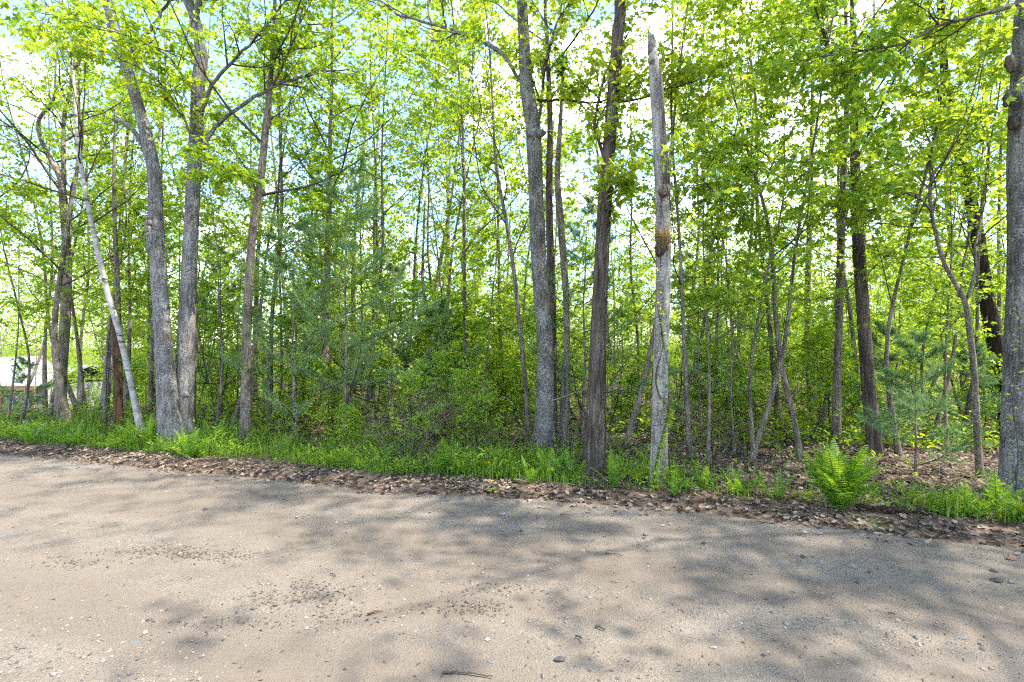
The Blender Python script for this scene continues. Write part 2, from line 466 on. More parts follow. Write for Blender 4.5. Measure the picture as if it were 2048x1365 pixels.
def birch_mat():
    m, ns, ls = mat_new("white_birch_bark")
    out = ns.new("ShaderNodeOutputMaterial")
    tc = ns.new("ShaderNodeTexCoord")
    mp = ns.new("ShaderNodeMapping"); mp.inputs['Scale'].default_value = (4, 4, 15)
    ls.new(tc.outputs['Object'], mp.inputs['Vector'])
    n = nd(ns, "ShaderNodeTexNoise", Scale=1.0, Detail=3.0, Roughness=0.6); ls.new(mp.outputs[0], n.inputs['Vector'])
    n2 = nd(ns, "ShaderNodeTexNoise", Scale=6.0, Detail=4.0); ls.new(tc.outputs['Object'], n2.inputs['Vector'])
    rp = ramp(ns, [(0.34, (0.035, 0.03, 0.026)), (0.39, (0.25, 0.228, 0.20)), (0.52, (0.36, 0.345, 0.31))])
    ls.new(n.outputs['Fac'], rp.inputs['Fac'])
    r2 = ramp(ns, [(0.35, (0.72, 0.68, 0.62)), (0.6, (1, 1, 1))]); ls.new(n2.outputs['Fac'], r2.inputs['Fac'])
    mx = nd(ns, "ShaderNodeMix", data_type='RGBA', blend_type='MULTIPLY'); mx.inputs['Factor'].default_value = 1
    ls.new(rp.outputs['Color'], mx.inputs['A']); ls.new(r2.outputs['Color'], mx.inputs['B'])
    pb = nd(ns, "ShaderNodeBsdfPrincipled", Roughness=0.7); ls.new(mx.outputs['Result'], pb.inputs['Base Color'])
    ls.new(pb.outputs[0], out.inputs['Surface'])
    return m


M['birch'] = birch_mat()


def road_mat():
    m, ns, ls = mat_new("sandy_dirt_road")
    out = ns.new("ShaderNodeOutputMaterial")
    tc = ns.new("ShaderNodeTexCoord")
    P = tc.outputs['Object']
    # coordinates turned along the road so that wheel tracks stretch with it
    mp = ns.new("ShaderNodeMapping"); mp.inputs['Rotation'].default_value = (0, 0, R(17)); mp.inputs['Scale'].default_value = (0.22, 1.0, 1.0)
    ls.new(P, mp.inputs['Vector'])
    band = nd(ns, "ShaderNodeTexNoise", Scale=1.5, Detail=5.0, Roughness=0.6, Distortion=0.5); ls.new(mp.outputs[0], band.inputs['Vector'])
    blot = nd(ns, "ShaderNodeTexNoise", Scale=2.3, Detail=7.0, Roughness=0.65); ls.new(P, blot.inputs['Vector'])
    gr = nd(ns, "ShaderNodeTexNoise", Scale=85.0, Detail=6.0, Roughness=0.8); ls.new(P, gr.inputs['Vector'])
    gr2 = nd(ns, "ShaderNodeTexVoronoi", Scale=95.0); ls.new(P, gr2.inputs['Vector'])
    rb = ramp(ns, [(0.36, (0.119, 0.0985, 0.079)), (0.50, (0.147, 0.125, 0.102)), (0.64, (0.172, 0.150, 0.125))])
    ls.new(band.outputs['Fac'], rb.inputs['Fac'])
    rbl = ramp(ns, [(0.3, (0.80, 0.78, 0.76)), (0.5, (1, 1, 1)), (0.7, (1.08, 1.06, 1.04))]); ls.new(blot.outputs['Fac'], rbl.inputs['Fac'])
    mx = nd(ns, "ShaderNodeMix", data_type='RGBA', blend_type='MULTIPLY'); mx.inputs['Factor'].default_value = 1
    ls.new(rb.outputs['Color'], mx.inputs['A']); ls.new(rbl.outputs['Color'], mx.inputs['B'])
    # grains: stronger in the gravelly bands than in the smooth tracks
    rg = ramp(ns, [(0.32, (0.34, 0.32, 0.30)), (0.44, (0.87, 0.86, 0.85)), (0.56, (1.08, 1.08, 1.08)), (0.70, (1.55, 1.52, 1.47))]); ls.new(gr.outputs['Fac'], rg.inputs['Fac'])
    gf = ramp(ns, [(0.42, (0.45, 0.45, 0.45)), (0.56, (1, 1, 1))]); ls.new(band.outputs['Fac'], gf.inputs['Fac'])
    mg = nd(ns, "ShaderNodeMix", data_type='RGBA', blend_type='MULTIPLY')
    ls.new(gf.outputs['Color'], mg.inputs['Factor']); ls.new(mx.outputs['Result'], mg.inputs['A']); ls.new(rg.outputs['Color'], mg.inputs['B'])
    tk = nd(ns, "ShaderNodeAttribute", attribute_name="tint")
    tn = nd(ns, "ShaderNodeMath", operation='MULTIPLY_ADD'); tn.inputs[1].default_value = 1.1; ls.new(tk.outputs['Fac'], tn.inputs[0])
    tb = nd(ns, "ShaderNodeMath", operation='MULTIPLY_ADD'); tb.inputs[1].default_value = 1.6; tb.inputs[2].default_value = -0.85; ls.new(blot.outputs['Fac'], tb.inputs[0]); ls.new(tb.outputs[0], tn.inputs[2])
    tr_ = ramp(ns, [(0.25, (0, 0, 0)), (0.85, (1, 1, 1))]); ls.new(tn.outputs[0], tr_.inputs['Fac'])
    mt = nd(ns, "ShaderNodeMix", data_type='RGBA'); kf = nd(ns, "ShaderNodeMath", operation='MULTIPLY'); kf.inputs[1].default_value = 0.72
    ls.new(tr_.outputs['Color'], kf.inputs[0]); ls.new(kf.outputs[0], mt.inputs['Factor']); ls.new(mg.outputs['Result'], mt.inputs['A']); mt.inputs['B'].default_value = (0.131, 0.107, 0.085, 1)
    # organic crumbs
    db = nd(ns, "ShaderNodeTexNoise", Scale=34.0, Detail=6.0, Roughness=0.7, Distortion=0.8)
    ls.new(P, db.inputs['Vector'])
    rd = ramp(ns, [(0.64, (0, 0, 0)), (0.70, (1, 1, 1))]); ls.new(db.outputs['Fac'], rd.inputs['Fac'])
    rdm = ramp(ns, [(0.5, (0, 0, 0)), (0.64, (0.75, 0.75, 0.75))]); ls.new(blot.outputs['Fac'], rdm.inputs['Fac'])
    k = nd(ns, "ShaderNodeMath", operation='MULTIPLY'); ls.new(rd.outputs['Color'], k.inputs[0]); ls.new(rdm.outputs['Color'], k.inputs[1])
    md = nd(ns, "ShaderNodeMix", data_type='RGBA'); ls.new(k.outputs[0], md.inputs['Factor']); ls.new(mt.outputs['Result'], md.inputs['A'])
    md.inputs['B'].default_value = (0.075, 0.055, 0.04, 1)
    pb = nd(ns, "ShaderNodeBsdfPrincipled", Roughness=0.95); pb.inputs['Specular IOR Level'].default_value = 0.1
    ls.new(md.outputs['Result'], pb.inputs['Base Color'])
    h = nd(ns, "ShaderNodeMath", operation='MULTIPLY_ADD'); h.inputs[1].default_value = 0.5; ls.new(gr2.outputs['Distance'], h.inputs[0]); ls.new(gr.outputs['Fac'], h.inputs[2])
    hs = nd(ns, "ShaderNodeMath", operation='MULTIPLY'); ls.new(h.outputs[0], hs.inputs[0]); ls.new(gf.outputs['Color'], hs.inputs[1])
    bp = ns.new("ShaderNodeBump"); bp.inputs['Strength'].default_value = 0.8; bp.inputs['Distance'].default_value = 0.012
    ls.new(hs.outputs[0], bp.inputs['Height'])
    b2 = ns.new("ShaderNodeBump"); b2.inputs['Strength'].default_value = 0.35; b2.inputs['Distance'].default_value = 0.05
    ls.new(blot.outputs['Fac'], b2.inputs['Height']); ls.new(bp.outputs[0], b2.inputs['Normal'])
    ls.new(b2.outputs[0], pb.inputs['Normal'])
    ls.new(pb.outputs[0], out.inputs['Surface'])
    return m


def floor_mat():
    m, ns, ls = mat_new("forest_floor")
    out = ns.new("ShaderNodeOutputMaterial")
    tc = ns.new("ShaderNodeTexCoord"); P = tc.outputs['Object']
    v = nd(ns, "ShaderNodeTexVoronoi", Scale=17.0); ls.new(P, v.inputs['Vector'])
    n = nd(ns, "ShaderNodeTexNoise", Scale=1.1, Detail=6.0, Roughness=0.6); ls.new(P, n.inputs['Vector'])
    n2 = nd(ns, "ShaderNodeTexNoise", Scale=40.0, Detail=5.0, Roughness=0.7); ls.new(P, n2.inputs['Vector'])
    rv = ramp(ns, [(0.15, (0.03, 0.02, 0.014)), (0.5, (0.095, 0.066, 0.046)), (0.85, (0.18, 0.13, 0.095))])
    ls.new(v.outputs['Color'], rv.inputs['Fac'])
    r2 = ramp(ns, [(0.35, (0.55, 0.55, 0.55)), (0.65, (1.2, 1.2, 1.2))]); ls.new(n2.outputs['Fac'], r2.inputs['Fac'])
    mx = nd(ns, "ShaderNodeMix", data_type='RGBA', blend_type='MULTIPLY'); mx.inputs['Factor'].default_value = 1
    ls.new(rv.outputs['Color'], mx.inputs['A']); ls.new(r2.outputs['Color'], mx.inputs['B'])
    rg = ramp(ns, [(0.60, (0, 0, 0)), (0.70, (0.7, 0.7, 0.7))]); ls.new(n.outputs['Fac'], rg.inputs['Fac'])
    mg = nd(ns, "ShaderNodeMix", data_type='RGBA'); ls.new(rg.outputs['Color'], mg.inputs['Factor']); ls.new(mx.outputs['Result'], mg.inputs['A'])
    mg.inputs['B'].default_value = (0.05, 0.085, 0.018, 1)
    pb = nd(ns, "ShaderNodeBsdfPrincipled", Roughness=0.95); pb.inputs['Specular IOR Level'].default_value = 0.1
    ls.new(mg.outputs['Result'], pb.inputs['Base Color'])
    bp = ns.new("ShaderNodeBump"); bp.inputs['Strength'].default_value = 0.7; bp.inputs['Distance'].default_value = 0.03
    ls.new(v.outputs['Distance'], bp.inputs['Height']); ls.new(bp.outputs[0], pb.inputs['Normal'])
    ls.new(pb.outputs[0], out.inputs['Surface'])
    return m


# ------------------------------------------------------------------ objects
def link(name, me, parent=None, loc=None):
    o = bpy.data.objects.new(name, me)
    COL.objects.link(o)
    if name in ("twigs", "side_twigs", "leaves", "crown"):
        o['kind'] = "stuff"
    if parent is not None:
        o.parent = parent
    if loc is not None:
        o.location = loc
    return o


def tag(o, label=None, cat=None, group=None, kind=None):
    if label: o['label'] = label
    if cat: o['category'] = cat
    if group: o['group'] = group
    if kind: o['kind'] = kind
    return o


def thing(name, loc, label, cat, group=None, rz=0.0, s=1.0):
    o = bpy.data.objects.new(name, None)
    COL.objects.link(o)
    o.location = loc; o.rotation_euler = (0, 0, rz); o.scale = (s, s, s)
    return tag(o, label, cat, group)


# ================================================================== SETTING
def graded(lo, hi, c0, c1, fine, grow=1.12):
    xs = list(np.arange(c0, c1 + 1e-6, fine))
    st = fine
    while xs[-1] < hi:
        st *= grow; xs.append(xs[-1] + st)
    st = fine
    while xs[0] > lo:
        st *= grow; xs.insert(0, xs[0] - st)
    return np.array(xs)


def track_mask(x, t):
    """1 on the packed wheel tracks, 0 on the loose gravel between them"""
    w = 0.10 * np.sin(x * 0.35 + 0.4) + 0.05 * np.sin(x * 0.9)
    return np.clip(np.exp(-((t + 1.28 + w) / 0.30) ** 4) + 0.85 * np.exp(-((t + 2.75 + w) / 0.30) ** 4) + 0.6 * np.exp(-((t + 0.55 + 0.6 * w) / 0.14) ** 4), 0, 1)


def build_ground():
    xs = graded(-900, 900, -13, 10, 0.14); ys = graded(-500, 900, 2.0, 13, 0.14)
    X, Y = np.meshgrid(xs, ys)
    d = road_d(X, Y)
    Z = gz(X, Y) + sstep(0.6, 2, d) * 0.012 * RNG.normal(0, 1, X.shape)
    onroad = (1 - sstep(-0.28, -0.05, d)) * sstep(-6.7, -6.4, d)
    Z = Z - 0.12 * onroad
    V = np.stack([X, Y, Z], -1).reshape(-1, 3)
    ny, nx = X.shape
    i = np.arange(ny * nx).reshape(ny, nx)
    F = np.stack([i[:-1, :-1], i[:-1, 1:], i[1:, 1:], i[1:, :-1]], -1).reshape(-1, 4)
    mb = MB(); mb.add(V, F)
    tag(link("ground", mb.mesh("ground", floor_mat())), "brown leaf-strewn forest floor", None, kind="structure")
    # road: strip following the far edge, 6.4 m wide
    xs = graded(-260, 260, -9, 6, 0.1); ts = np.concatenate([np.linspace(0.12, -4.5, 60), np.linspace(-4.6, -6.6, 12)])
    X, T = np.meshgrid(xs, ts)
    Y = edge_y(X) + T / 0.957
    r = np.random.default_rng(5)
    along = X
    Z = (0.012 * wob(along * 0.25, T * 1.6, 1.0, 0.3) + 0.006 * wob(X, T, 2.5, 1.7) + 0.03 * np.sin(np.clip((T + 3.2) / 3.2, -1, 1) * np.pi / 2 + np.pi / 2)
         - 0.016 * np.exp(-((T + 1.28) / 0.28) ** 2) - 0.016 * np.exp(-((T + 2.75) / 0.3) ** 2) + r.normal(0, 0.0012, X.shape)) - 0.012
    Z = np.where(T > -0.05, Z - 0.06 * (T + 0.05) / 0.17, Z)
    V = np.stack([X, Y, Z], -1).reshape(-1, 3)
    ny, nx = X.shape
    i = np.arange(ny * nx).reshape(ny, nx)
    F = np.stack([i[:-1, :-1], i[1:, :-1], i[1:, 1:], i[:-1, 1:]], -1).reshape(-1, 4)
    mb = MB(); mb.add(V, F, track_mask(X, T))
    tag(link("dirt_road", mb.mesh("dirt_road", road_mat())), "sandy tan dirt road with wheel tracks", None, kind="structure")


def road_z(x, y):
    t = road_d(x, y)
    return (0.012 * wob(x * 0.25, t * 1.6, 1.0, 0.3) + 0.006 * wob(x, t, 2.5, 1.7) + 0.03 * np.sin(np.clip((t + 3.2) / 3.2, -1, 1) * np.pi / 2 + np.pi / 2)
            - 0.016 * np.exp(-((t + 1.28) / 0.28) ** 2) - 0.016 * np.exp(-((t + 2.75) / 0.3) ** 2)) - 0.012


build_ground()


# ================================================================== TREES
def tree_parts(rng, P, RR, bh=0.35, nprim=14, lprim=0.36, a1=0.95, up1=0.05, nsec=7, nter=4, nleaf=10, size=0.085, shape='maple',
               leafmat='maple', sides=12, rough=0.0, rfreq=5, bark='bark_young', keep=1.0, t1=0.99, prof=None, name="tree"):
    """meshes of a tree on the given stem: trunk, twigs, crown"""
    H = P[-1, 2] - P[0, 2]
    mb = MB(); tubes(mb, P, RR, sides, rough=rough, rfreq=rfreq, seed=int(rng.integers(1e6)), foot=0.45 if sides > 12 else 0.2)
    res = {'trunk': mb.mesh("trunk", M[bark])}
    if nprim:
        if prof is None:
            prof = lambda t: 1.05 - 0.75 * t
        B1, R1 = spawn(P[None], RR[None], nprim, bh, t1, lprim * H, a1, 9, rng, up=up1, jit=0.12, rs=0.42, rmax=0.035, prof=prof)
        L1 = np.linalg.norm(B1[:, -1] - B1[:, 0], axis=1)[:, None]
        B2, R2 = spawn(B1, R1, nsec, 0.22, 1.0, L1 * 0.42, 0.85, 6, rng, up=0.03, jit=0.14, flat=0.5, rs=0.6, prof=lambda t: 1.1 - 0.6 * t)
        L2 = np.linalg.norm(B2[:, -1] - B2[:, 0], axis=1)[:, None]
        tw = MB()
        tubes(tw, B1, R1, 5, cap=False); tubes(tw, B2, R2, 3, cap=False)
        lf = MB()
        if nter:
            B3, R3 = spawn(B2, R2, nter, 0.15, 1.0, np.maximum(L2 * 0.5, 0.16), 0.8, 4, rng, up=0.0, jit=0.16, flat=0.6, rs=0.6)
            tubes(tw, B3, R3, 3, cap=False)
            leaf_on(lf, B3, nleaf, size, shape, rng, keep=keep)
            leaf_on(lf, B2, max(3, nleaf // 2), size, shape, rng, t0=0.5, keep=keep)
        else:
            leaf_on(lf, B2, nleaf, size, shape, rng, keep=keep)
        res['twigs'] = tw.mesh("twigs", M['bark_twig'])
        res['crown'] = lf.mesh("crown", M[leafmat], smooth=False)
    return res


def stem(H, r, rng, bend=0.25, n=26, lean=(0, 0), tipr=0.12):
    z = np.linspace(0, 1, 6)
    pts = np.stack([np.cumsum(rng.normal(0, bend * H / 30, 6)) + lean[0] * z * H, np.cumsum(rng.normal(0, bend * H / 30, 6)) + lean[1] * z * H, z * H], 1)
    pts[0, :2] = 0
    rad = r * (1 - (1 - tipr) * z ** 0.9)
    rad[0] *= 1.35
    pts[0, 2] = -0.12
    return resample(pts, rad, n)


def place(parts, name, loc, label, cat, group=None, rz=0.0, s=1.0):
    t = thing(name, loc, label, cat, group, rz, s)
    for k, me in parts.items():
        link(k, me, t)
    return t


# ---- trees that can be picked out one by one; stem points are (column, row, width) in the photograph
def hero(name, label, Y, u0, w0, pts, H, bark, bh, seed, cat="tree", limbs=(), sides=20, rough=0.03, rfreq=6, lean_up=0.25, crown=True, rtop=0.35, flare=1.25, dY=0.0, **kw):
    rng = np.random.default_rng(seed)
    x0 = (u0 - 1024) / FPX * Y
    base = np.array([x0, Y, float(gz(x0, Y))])
    WS = 0.83
    w0 = w0 * WS
    W = [base + (0, 0, -0.15)]; RD = [w0 / FPX * Y / 2 * flare]
    n = len(pts)
    for k, (u, v, w) in enumerate(pts):
        yy = Y + dY * (k + 1) / n
        W.append(px(u, v, yy)); RD.append(w * WS / FPX * yy / 2)
    # flare: an extra ring a little above the ground
    W.insert(1, W[0] * 0.93 + W[1] * 0.07 + (0, 0, 0.03)); RD.insert(1, (w0 / FPX * Y / 2))
    if H:
        top = W[-1]; dr = norm(W[-1] - W[-2])
        g = norm(dr * (1 - lean_up) + np.array([0, 0, lean_up]) + rng.normal(0, 0.05, 3))
        rem = H - (top[2] - base[2])
        if rem > 0.3:
            W.append(top + g * rem * 0.5); RD.append(RD[-1] * (1 + rtop) / 2)
            W.append(W[-1] + norm(g + rng.normal(0, 0.12, 3)) * rem * 0.5); RD.append(RD[-1] * rtop)
    W = np.array(W) - base
    nn = max(30, int(np.linalg.norm(W[-1] - W[0]) / 0.07))
    P, RR = resample(W, RD, nn)
    args = dict(nprim=15, bh=bh, sides=sides, rough=rough, rfreq=rfreq, bark=bark)
    args.update(kw)
    if not crown:
        args['nprim'] = 0
    args['size'] = args.get('size', 0.085) * 0.86
    t = place(tree_parts(rng, P, RR, **args), name, base, label, cat)
    lm = args.get('leafmat', 'maple')
    for lb in limbs:
        limb(t, base, lb, bark, rng, lm)
    return t, base


def limb(t, base, lb, bark, rng, lm, name="limb"):
    """lb: dict(pts=[(u,v,Y,w)], leaves=density)"""
    W = np.array([px(u, v, y) for u, v, y, w in lb['pts']]) - base
    RD = np.array([w * 0.78 / FPX * y / 2 for u, v, y, w in lb['pts']])
    P, RR = resample(W, RD, 22)
    P[1:-1] += rng.normal(0, 0.008, P[1:-1].shape)
    mb = MB(); tubes(mb, P, RR, 8, rough=0.03, seed=3)
    o = link(lb.get('name', name), mb.mesh("limb", M[lb.get('bark', bark)]), t)
    if lb.get('leaves', 0) or lb.get('bare'):
        L = np.linalg.norm(P[-1] - P[0])
        B2, R2 = spawn(P[None], RR[None], lb.get('n', 12), lb.get('t0', 0.15), 1.0, L * lb.get('l', 0.35), 0.8, 6, rng, up=lb.get('up', 0.03), jit=0.14, flat=0.6, rs=0.7)
        L2 = np.linalg.norm(B2[:, -1] - B2[:, 0], axis=1)[:, None]
        B3, R3 = spawn(B2, R2, 6, 0.15, 1.0, np.maximum(L2 * 0.45, 0.15), 0.8, 5, rng, jit=0.16, flat=0.6, rs=0.7)
        tw = MB(); tubes(tw, B2, R2, 4, cap=False); tubes(tw, B3, R3, 3, cap=False)
        link("twigs", tw.mesh("twigs", M['bark_twig'] if not lb.get('bare') else M[bark]), o)
        if lb.get('leaves', 0):
            lf = MB()
            leaf_on(lf, B3, lb['leaves'], lb.get('size', 0.085), 'maple', rng)
            leaf_on(lf, B2, lb['leaves'], lb.get('size', 0.085), 'maple', rng, t0=0.4)
            link("leaves", lf.mesh("leaves", M[lm], smooth=False), o)
    return o


def blob(name, parent, c, r, mat, seed, sq=(1, 1, 1), amp=0.25):
    """lumpy knob or burl"""
    rng = np.random.default_rng(seed)
    nu, nv = 12, 9
    th = np.linspace(0.0, np.pi, nv)[:, None]; ph = np.arange(nu)[None] / nu * 2 * np.pi
    d = np.stack([np.sin(th) * np.cos(ph), np.sin(th) * np.sin(ph), np.cos(th) * np.ones_like(ph)], -1)
    rr = r * (1 + amp * (np.sin(3 * ph + rng.random() * 6) * np.sin(2 * th) * 0.5 + rng.normal(0, 0.35, (nv, nu)) * np.sin(th)))
    V = d * rr[..., None] * np.array(sq) + np.array(c)
    i = np.arange(nu * nv).reshape(nv, nu)
    F = np.stack([i[:-1], i[1:], np.roll(i[1:], -1, 1), np.roll(i[:-1], -1, 1)], -1).reshape(-1, 4)
    mb = MB(); mb.add(V, F)
    return link(name, mb.mesh(name, M[mat]), parent)


# A: twin-stemmed grey maple
tA, bA = hero("twin_stem_maple", "twin-stemmed grey maple beside the road, its two thick trunks parting from one base", 7.1, 348, 62,
              [(335, 800, 46), (325, 650, 36), (316, 520, 33), (312, 430, 30), (306, 330, 27), (270, 190, 24), (235, 80, 24), (208, -20, 23)], 13.5, 'bark_grey', 0.5, 101, dY=0.2,
              lprim=0.3, nprim=12, nsec=6, nter=4, nleaf=5, size=0.075,
              limbs=[dict(name="limb", pts=[(304, 400, 7.25, 14), (298, 330, 7.25, 12), (272, 268, 7.2, 12), (230, 236, 7.2, 10)]),
                     dict(name="limb", pts=[(302, 500, 7.15, 18), (298, 460, 7.1, 17), (298, 434, 7.1, 17)]),
                     dict(name="limb", pts=[(245, 120, 7.2, 10), (300, 60, 7.4, 8), (350, -10, 7.7, 6), (420, -60, 8, 3)], leaves=7, n=12)])
# second stem of the same tree
P2, R2_ = resample(np.array([px(u, v, 7.3) for u, v in [(365, 905), (368, 850), (372, 700), (383, 450), (393, 250), (396, 170), (402, 100), (388, 30), (370, -30), (350, -250), (345, -500)]]) - bA,
                   np.array([46, 33, 30, 26, 24, 23, 21, 19, 18, 13, 7]) / FPX * 7.3 / 2, 130)
mb = MB(); tubes(mb, P2, R2_, 20, rough=0.035, seed=9)
o2 = link("trunk", mb.mesh("trunk", M['bark_grey']), tA)
rA = np.random.default_rng(55)
for lb in [dict(pts=[(404, 300, 7.3, 11), (430, 255, 7.3, 10), (480, 215, 7.3, 9), (560, 168, 7.4, 8), (640, 145, 7.5, 6), (700, 138, 7.6, 3)], leaves=6, n=10, t0=0.45, l=0.28, size=0.07),
           dict(pts=[(402, 235, 7.3, 10), (428, 165, 7.2, 9), (470, 120, 7.1, 7), (540, 40, 7.0, 5), (600, -40, 7, 3)], leaves=7, n=12, t0=0.3, l=0.3, size=0.07),
           dict(pts=[(400, 80, 7.3, 15), (392, 40, 7.25, 14), (405, -30, 7.2, 13), (420, -200, 7.2, 8)], leaves=7, n=10, l=0.4),
           dict(pts=[(398, 320, 7.3, 7), (360, 220, 7.0, 5), (300, 150, 6.7, 4), (180, 90, 6.3, 2)], leaves=7, n=14, l=0.3, size=0.08),
           dict(pts=[(396, 200, 7.3, 7), (330, 110, 6.8, 5), (220, 60, 6.3, 4), (60, 20, 5.9, 2)], leaves=7, n=14, l=0.3, size=0.08)]:
    limb(tA, bA, lb, 'bark_grey', rA, 'maple')
for c, r in [((322, 640), 0.1), ((370, 790), 0.05), ((312, 545), 0.05)]:
    blob("burl", tA, px(c[0], c[1], 7.12) - bA, r, 'bark_grey', int(c[0]), (1.25, 0.8, 1.0))
# dead stem close behind it
hero("dead_tree", "pale brown dead stem standing right behind the twin-stemmed maple", 8.1, 386, 17, [(384, 800, 15), (388, 700, 15), (389, 620, 14), (391, 588, 8)], 0, 'split_wood', 0.5, 102, crown=False, cat="dead tree")

# B: white birch
hero("white_birch", "slender leaning white birch with a ferny foot", 8.0, 287, 17,
     [(265, 780, 14), (240, 670, 13), (215, 585, 12), (185, 455, 11), (160, 320, 9), (152, 240, 7), (146, 150, 6), (128, 60, 5)], 8.0, 'birch', 0.42, 103, rough=0.01, sides=12,
     nprim=14, lprim=0.22, nsec=6, nter=3, nleaf=8, size=0.05, shape='oval', leafmat='canopy', rtop=0.3)
# C: maple at the far side of the birch
hero("crooked_maple", "brown trunk with a crooked top standing behind the white birch", 9.2, 126, 30,
     [(122, 780, 22), (130, 640, 21), (134, 520, 19), (126, 390, 16), (118, 350, 13), (84, 285, 10), (78, 240, 8), (108, 195, 6), (112, 130, 4)], 10.0, 'bark_young', 0.35, 104,
     nprim=13, lprim=0.3, nsec=6, nter=4, nleaf=5, size=0.08, limbs=[dict(pts=[(128, 370, 9.2, 11), (128, 250, 9.3, 9), (150, 120, 9.4, 7), (160, -20, 9.6, 4)], leaves=7, n=12, l=0.3)])
# D: rotten snag
tD, bD = hero("rotten_snag", "rotten brown snag with orange split wood next to the white birch", 8.9, 238, 19, [(236, 780, 18), (234, 700, 20), (230, 640, 14)], 0, 'rot', 0.5, 105, crown=False, cat="dead tree", rough=0.12, rfreq=4)
P, RR = resample(np.array([px(u, v, 8.95) for u, v in [(238, 700), (236, 600), (230, 460), (228, 330), (232, 200)]]) - bD, np.array([9, 9, 8, 6, 3]) / FPX * 9 / 2, 50)
mb = MB(); tubes(mb, P, RR, 8, rough=0.03); link("upper_stem", mb.mesh("upper_stem", M['bark_young']), tD)
# E
hero("straight_maple", "straight brown maple trunk standing alone between the twin maple and the pine boughs", 7.4, 492, 30,
     [(492, 780, 23), (495, 620, 21), (505, 470, 18), (520, 370, 17), (532, 250, 15), (540, 170, 12), (548, 60, 9), (552, -40, 7)], 10.5, 'bark_young', 0.36, 106, sides=16,
     nprim=14, lprim=0.3, nsec=6, nter=4, nleaf=5, size=0.08,
     limbs=[dict(pts=[(512, 385, 7.4, 6), (500, 355, 7.2, 5), (460, 345, 6.9, 4), (400, 320, 6.6, 2)], leaves=7, n=8),
            dict(pts=[(538, 190, 7.4, 7), (575, 110, 7.4, 6), (600, 40, 7.4, 5), (620, -60, 7.5, 3)], leaves=7, n=12)])
# F
hero("forked_maple", "thin dark forked trunk rising through the pine boughs", 9.3, 640, 24, [(648, 780, 19), (650, 680, 18), (655, 520, 15), (658, 400, 12), (660, 280, 9), (664, 170, 6)], 9.5, 'bark_young', 0.42, 107, sides=12,
     nprim=15, lprim=0.28, nsec=7, nter=4, nleaf=8, size=0.075)
# G: lichened maple at the centre
tG, bG = hero("lichened_maple", "tall grey lichen-spotted maple, the thickest trunk at the middle of the roadside", 6.8, 1087, 56,
              [(1090, 800, 44), (1090, 700, 40), (1078, 520, 38), (1070, 330, 36), (1066, 250, 38), (1054, 180, 34), (1048, 90, 28), (1044, 0, 24), (1042, -60, 23)], 13.0, 'bark_lichen', 0.5, 108, rough=0.03,
              lprim=0.3, nprim=12, nsec=6, nter=4, nleaf=5, size=0.08, leafmat='oak',
              limbs=[dict(pts=[(1050, 175, 6.8, 7), (1000, 105, 6.9, 12), (930, 70, 7.0, 10), (850, 45, 7.1, 7), (790, 25, 7.2, 5), (745, -15, 7.3, 3)], bare=1, leaves=1, n=9, t0=0.25, l=0.3, size=0.05, bark='bark_grey'),
                     dict(pts=[(1078, 250, 6.8, 8), (1090, 130, 6.7, 8), (1110, 60, 6.6, 6), (1140, 0, 6.5, 4)], leaves=7, n=10, l=0.4),
                     dict(pts=[(1075, 200, 6.8, 8), (1130, 200, 6.4, 6), (1200, 205, 6.1, 5), (1280, 150, 5.9, 2)], leaves=5, n=9, l=0.3, bark='bark_dark')])
blob("burl", tG, px(1072, 268, 6.72) - bG, 0.09, 'bark_lichen', 3, (1.4, 0.7, 0.8))
# G2: stems crowded behind it
hero("brown_companion", "thin brown trunk half hidden behind the lichen-spotted maple", 7.6, 1108, 20, [(1106, 760, 18), (1104, 600, 20), (1098, 420, 18), (1100, 250, 14), (1095, 100, 10), (1090, -20, 8)], 11, 'bark_brown', 0.5, 109, sides=14, nprim=13, nleaf=8, leafmat='oak')
tK, bK = hero("leaf_topped_stem", "slim straight grey stem topped by a dark green leaf clump", 7.3, 1128, 20, [(1134, 760, 14), (1132, 600, 15), (1122, 450, 17), (1115, 350, 14), (1122, 230, 9), (1126, 150, 7), (1127, 105, 3)], 0, 'bark_young', 0.5, 110, crown=False, sides=12)
rng_ = np.random.default_rng(4)
cl = MB(); c0 = px(1123, 130, 7.2) - bK
pp = c0 + rng_.normal(0, 1, (420, 3)) * (0.055, 0.055, 0.07)
leaves(cl, pp, rng_.normal(0, 1, pp.shape) + (0, 0, -0.3), rng_.normal(0, 1, pp.shape) + (0, 0, 0.6), rng_.uniform(0.03, 0.06, len(pp)), 'maple', np.clip(rng_.normal(0.02, 0.08, len(pp)), 0, 1))
tag(link("leaf_clump", cl.mesh("leaf_clump", M['shrub'], smooth=False), tK), kind="stuff")
tS, bS = hero("split_stump", "broken grey stub of split wood between two trunks at the middle of the roadside", 7.0, 1124, 22, [(1126, 860, 17), (1128, 800, 18), (1130, 730, 15), (1133, 722, 6)], 0, 'split_wood', 0.5, 111, crown=False, cat="dead tree", rough=0.12, rfreq=4)
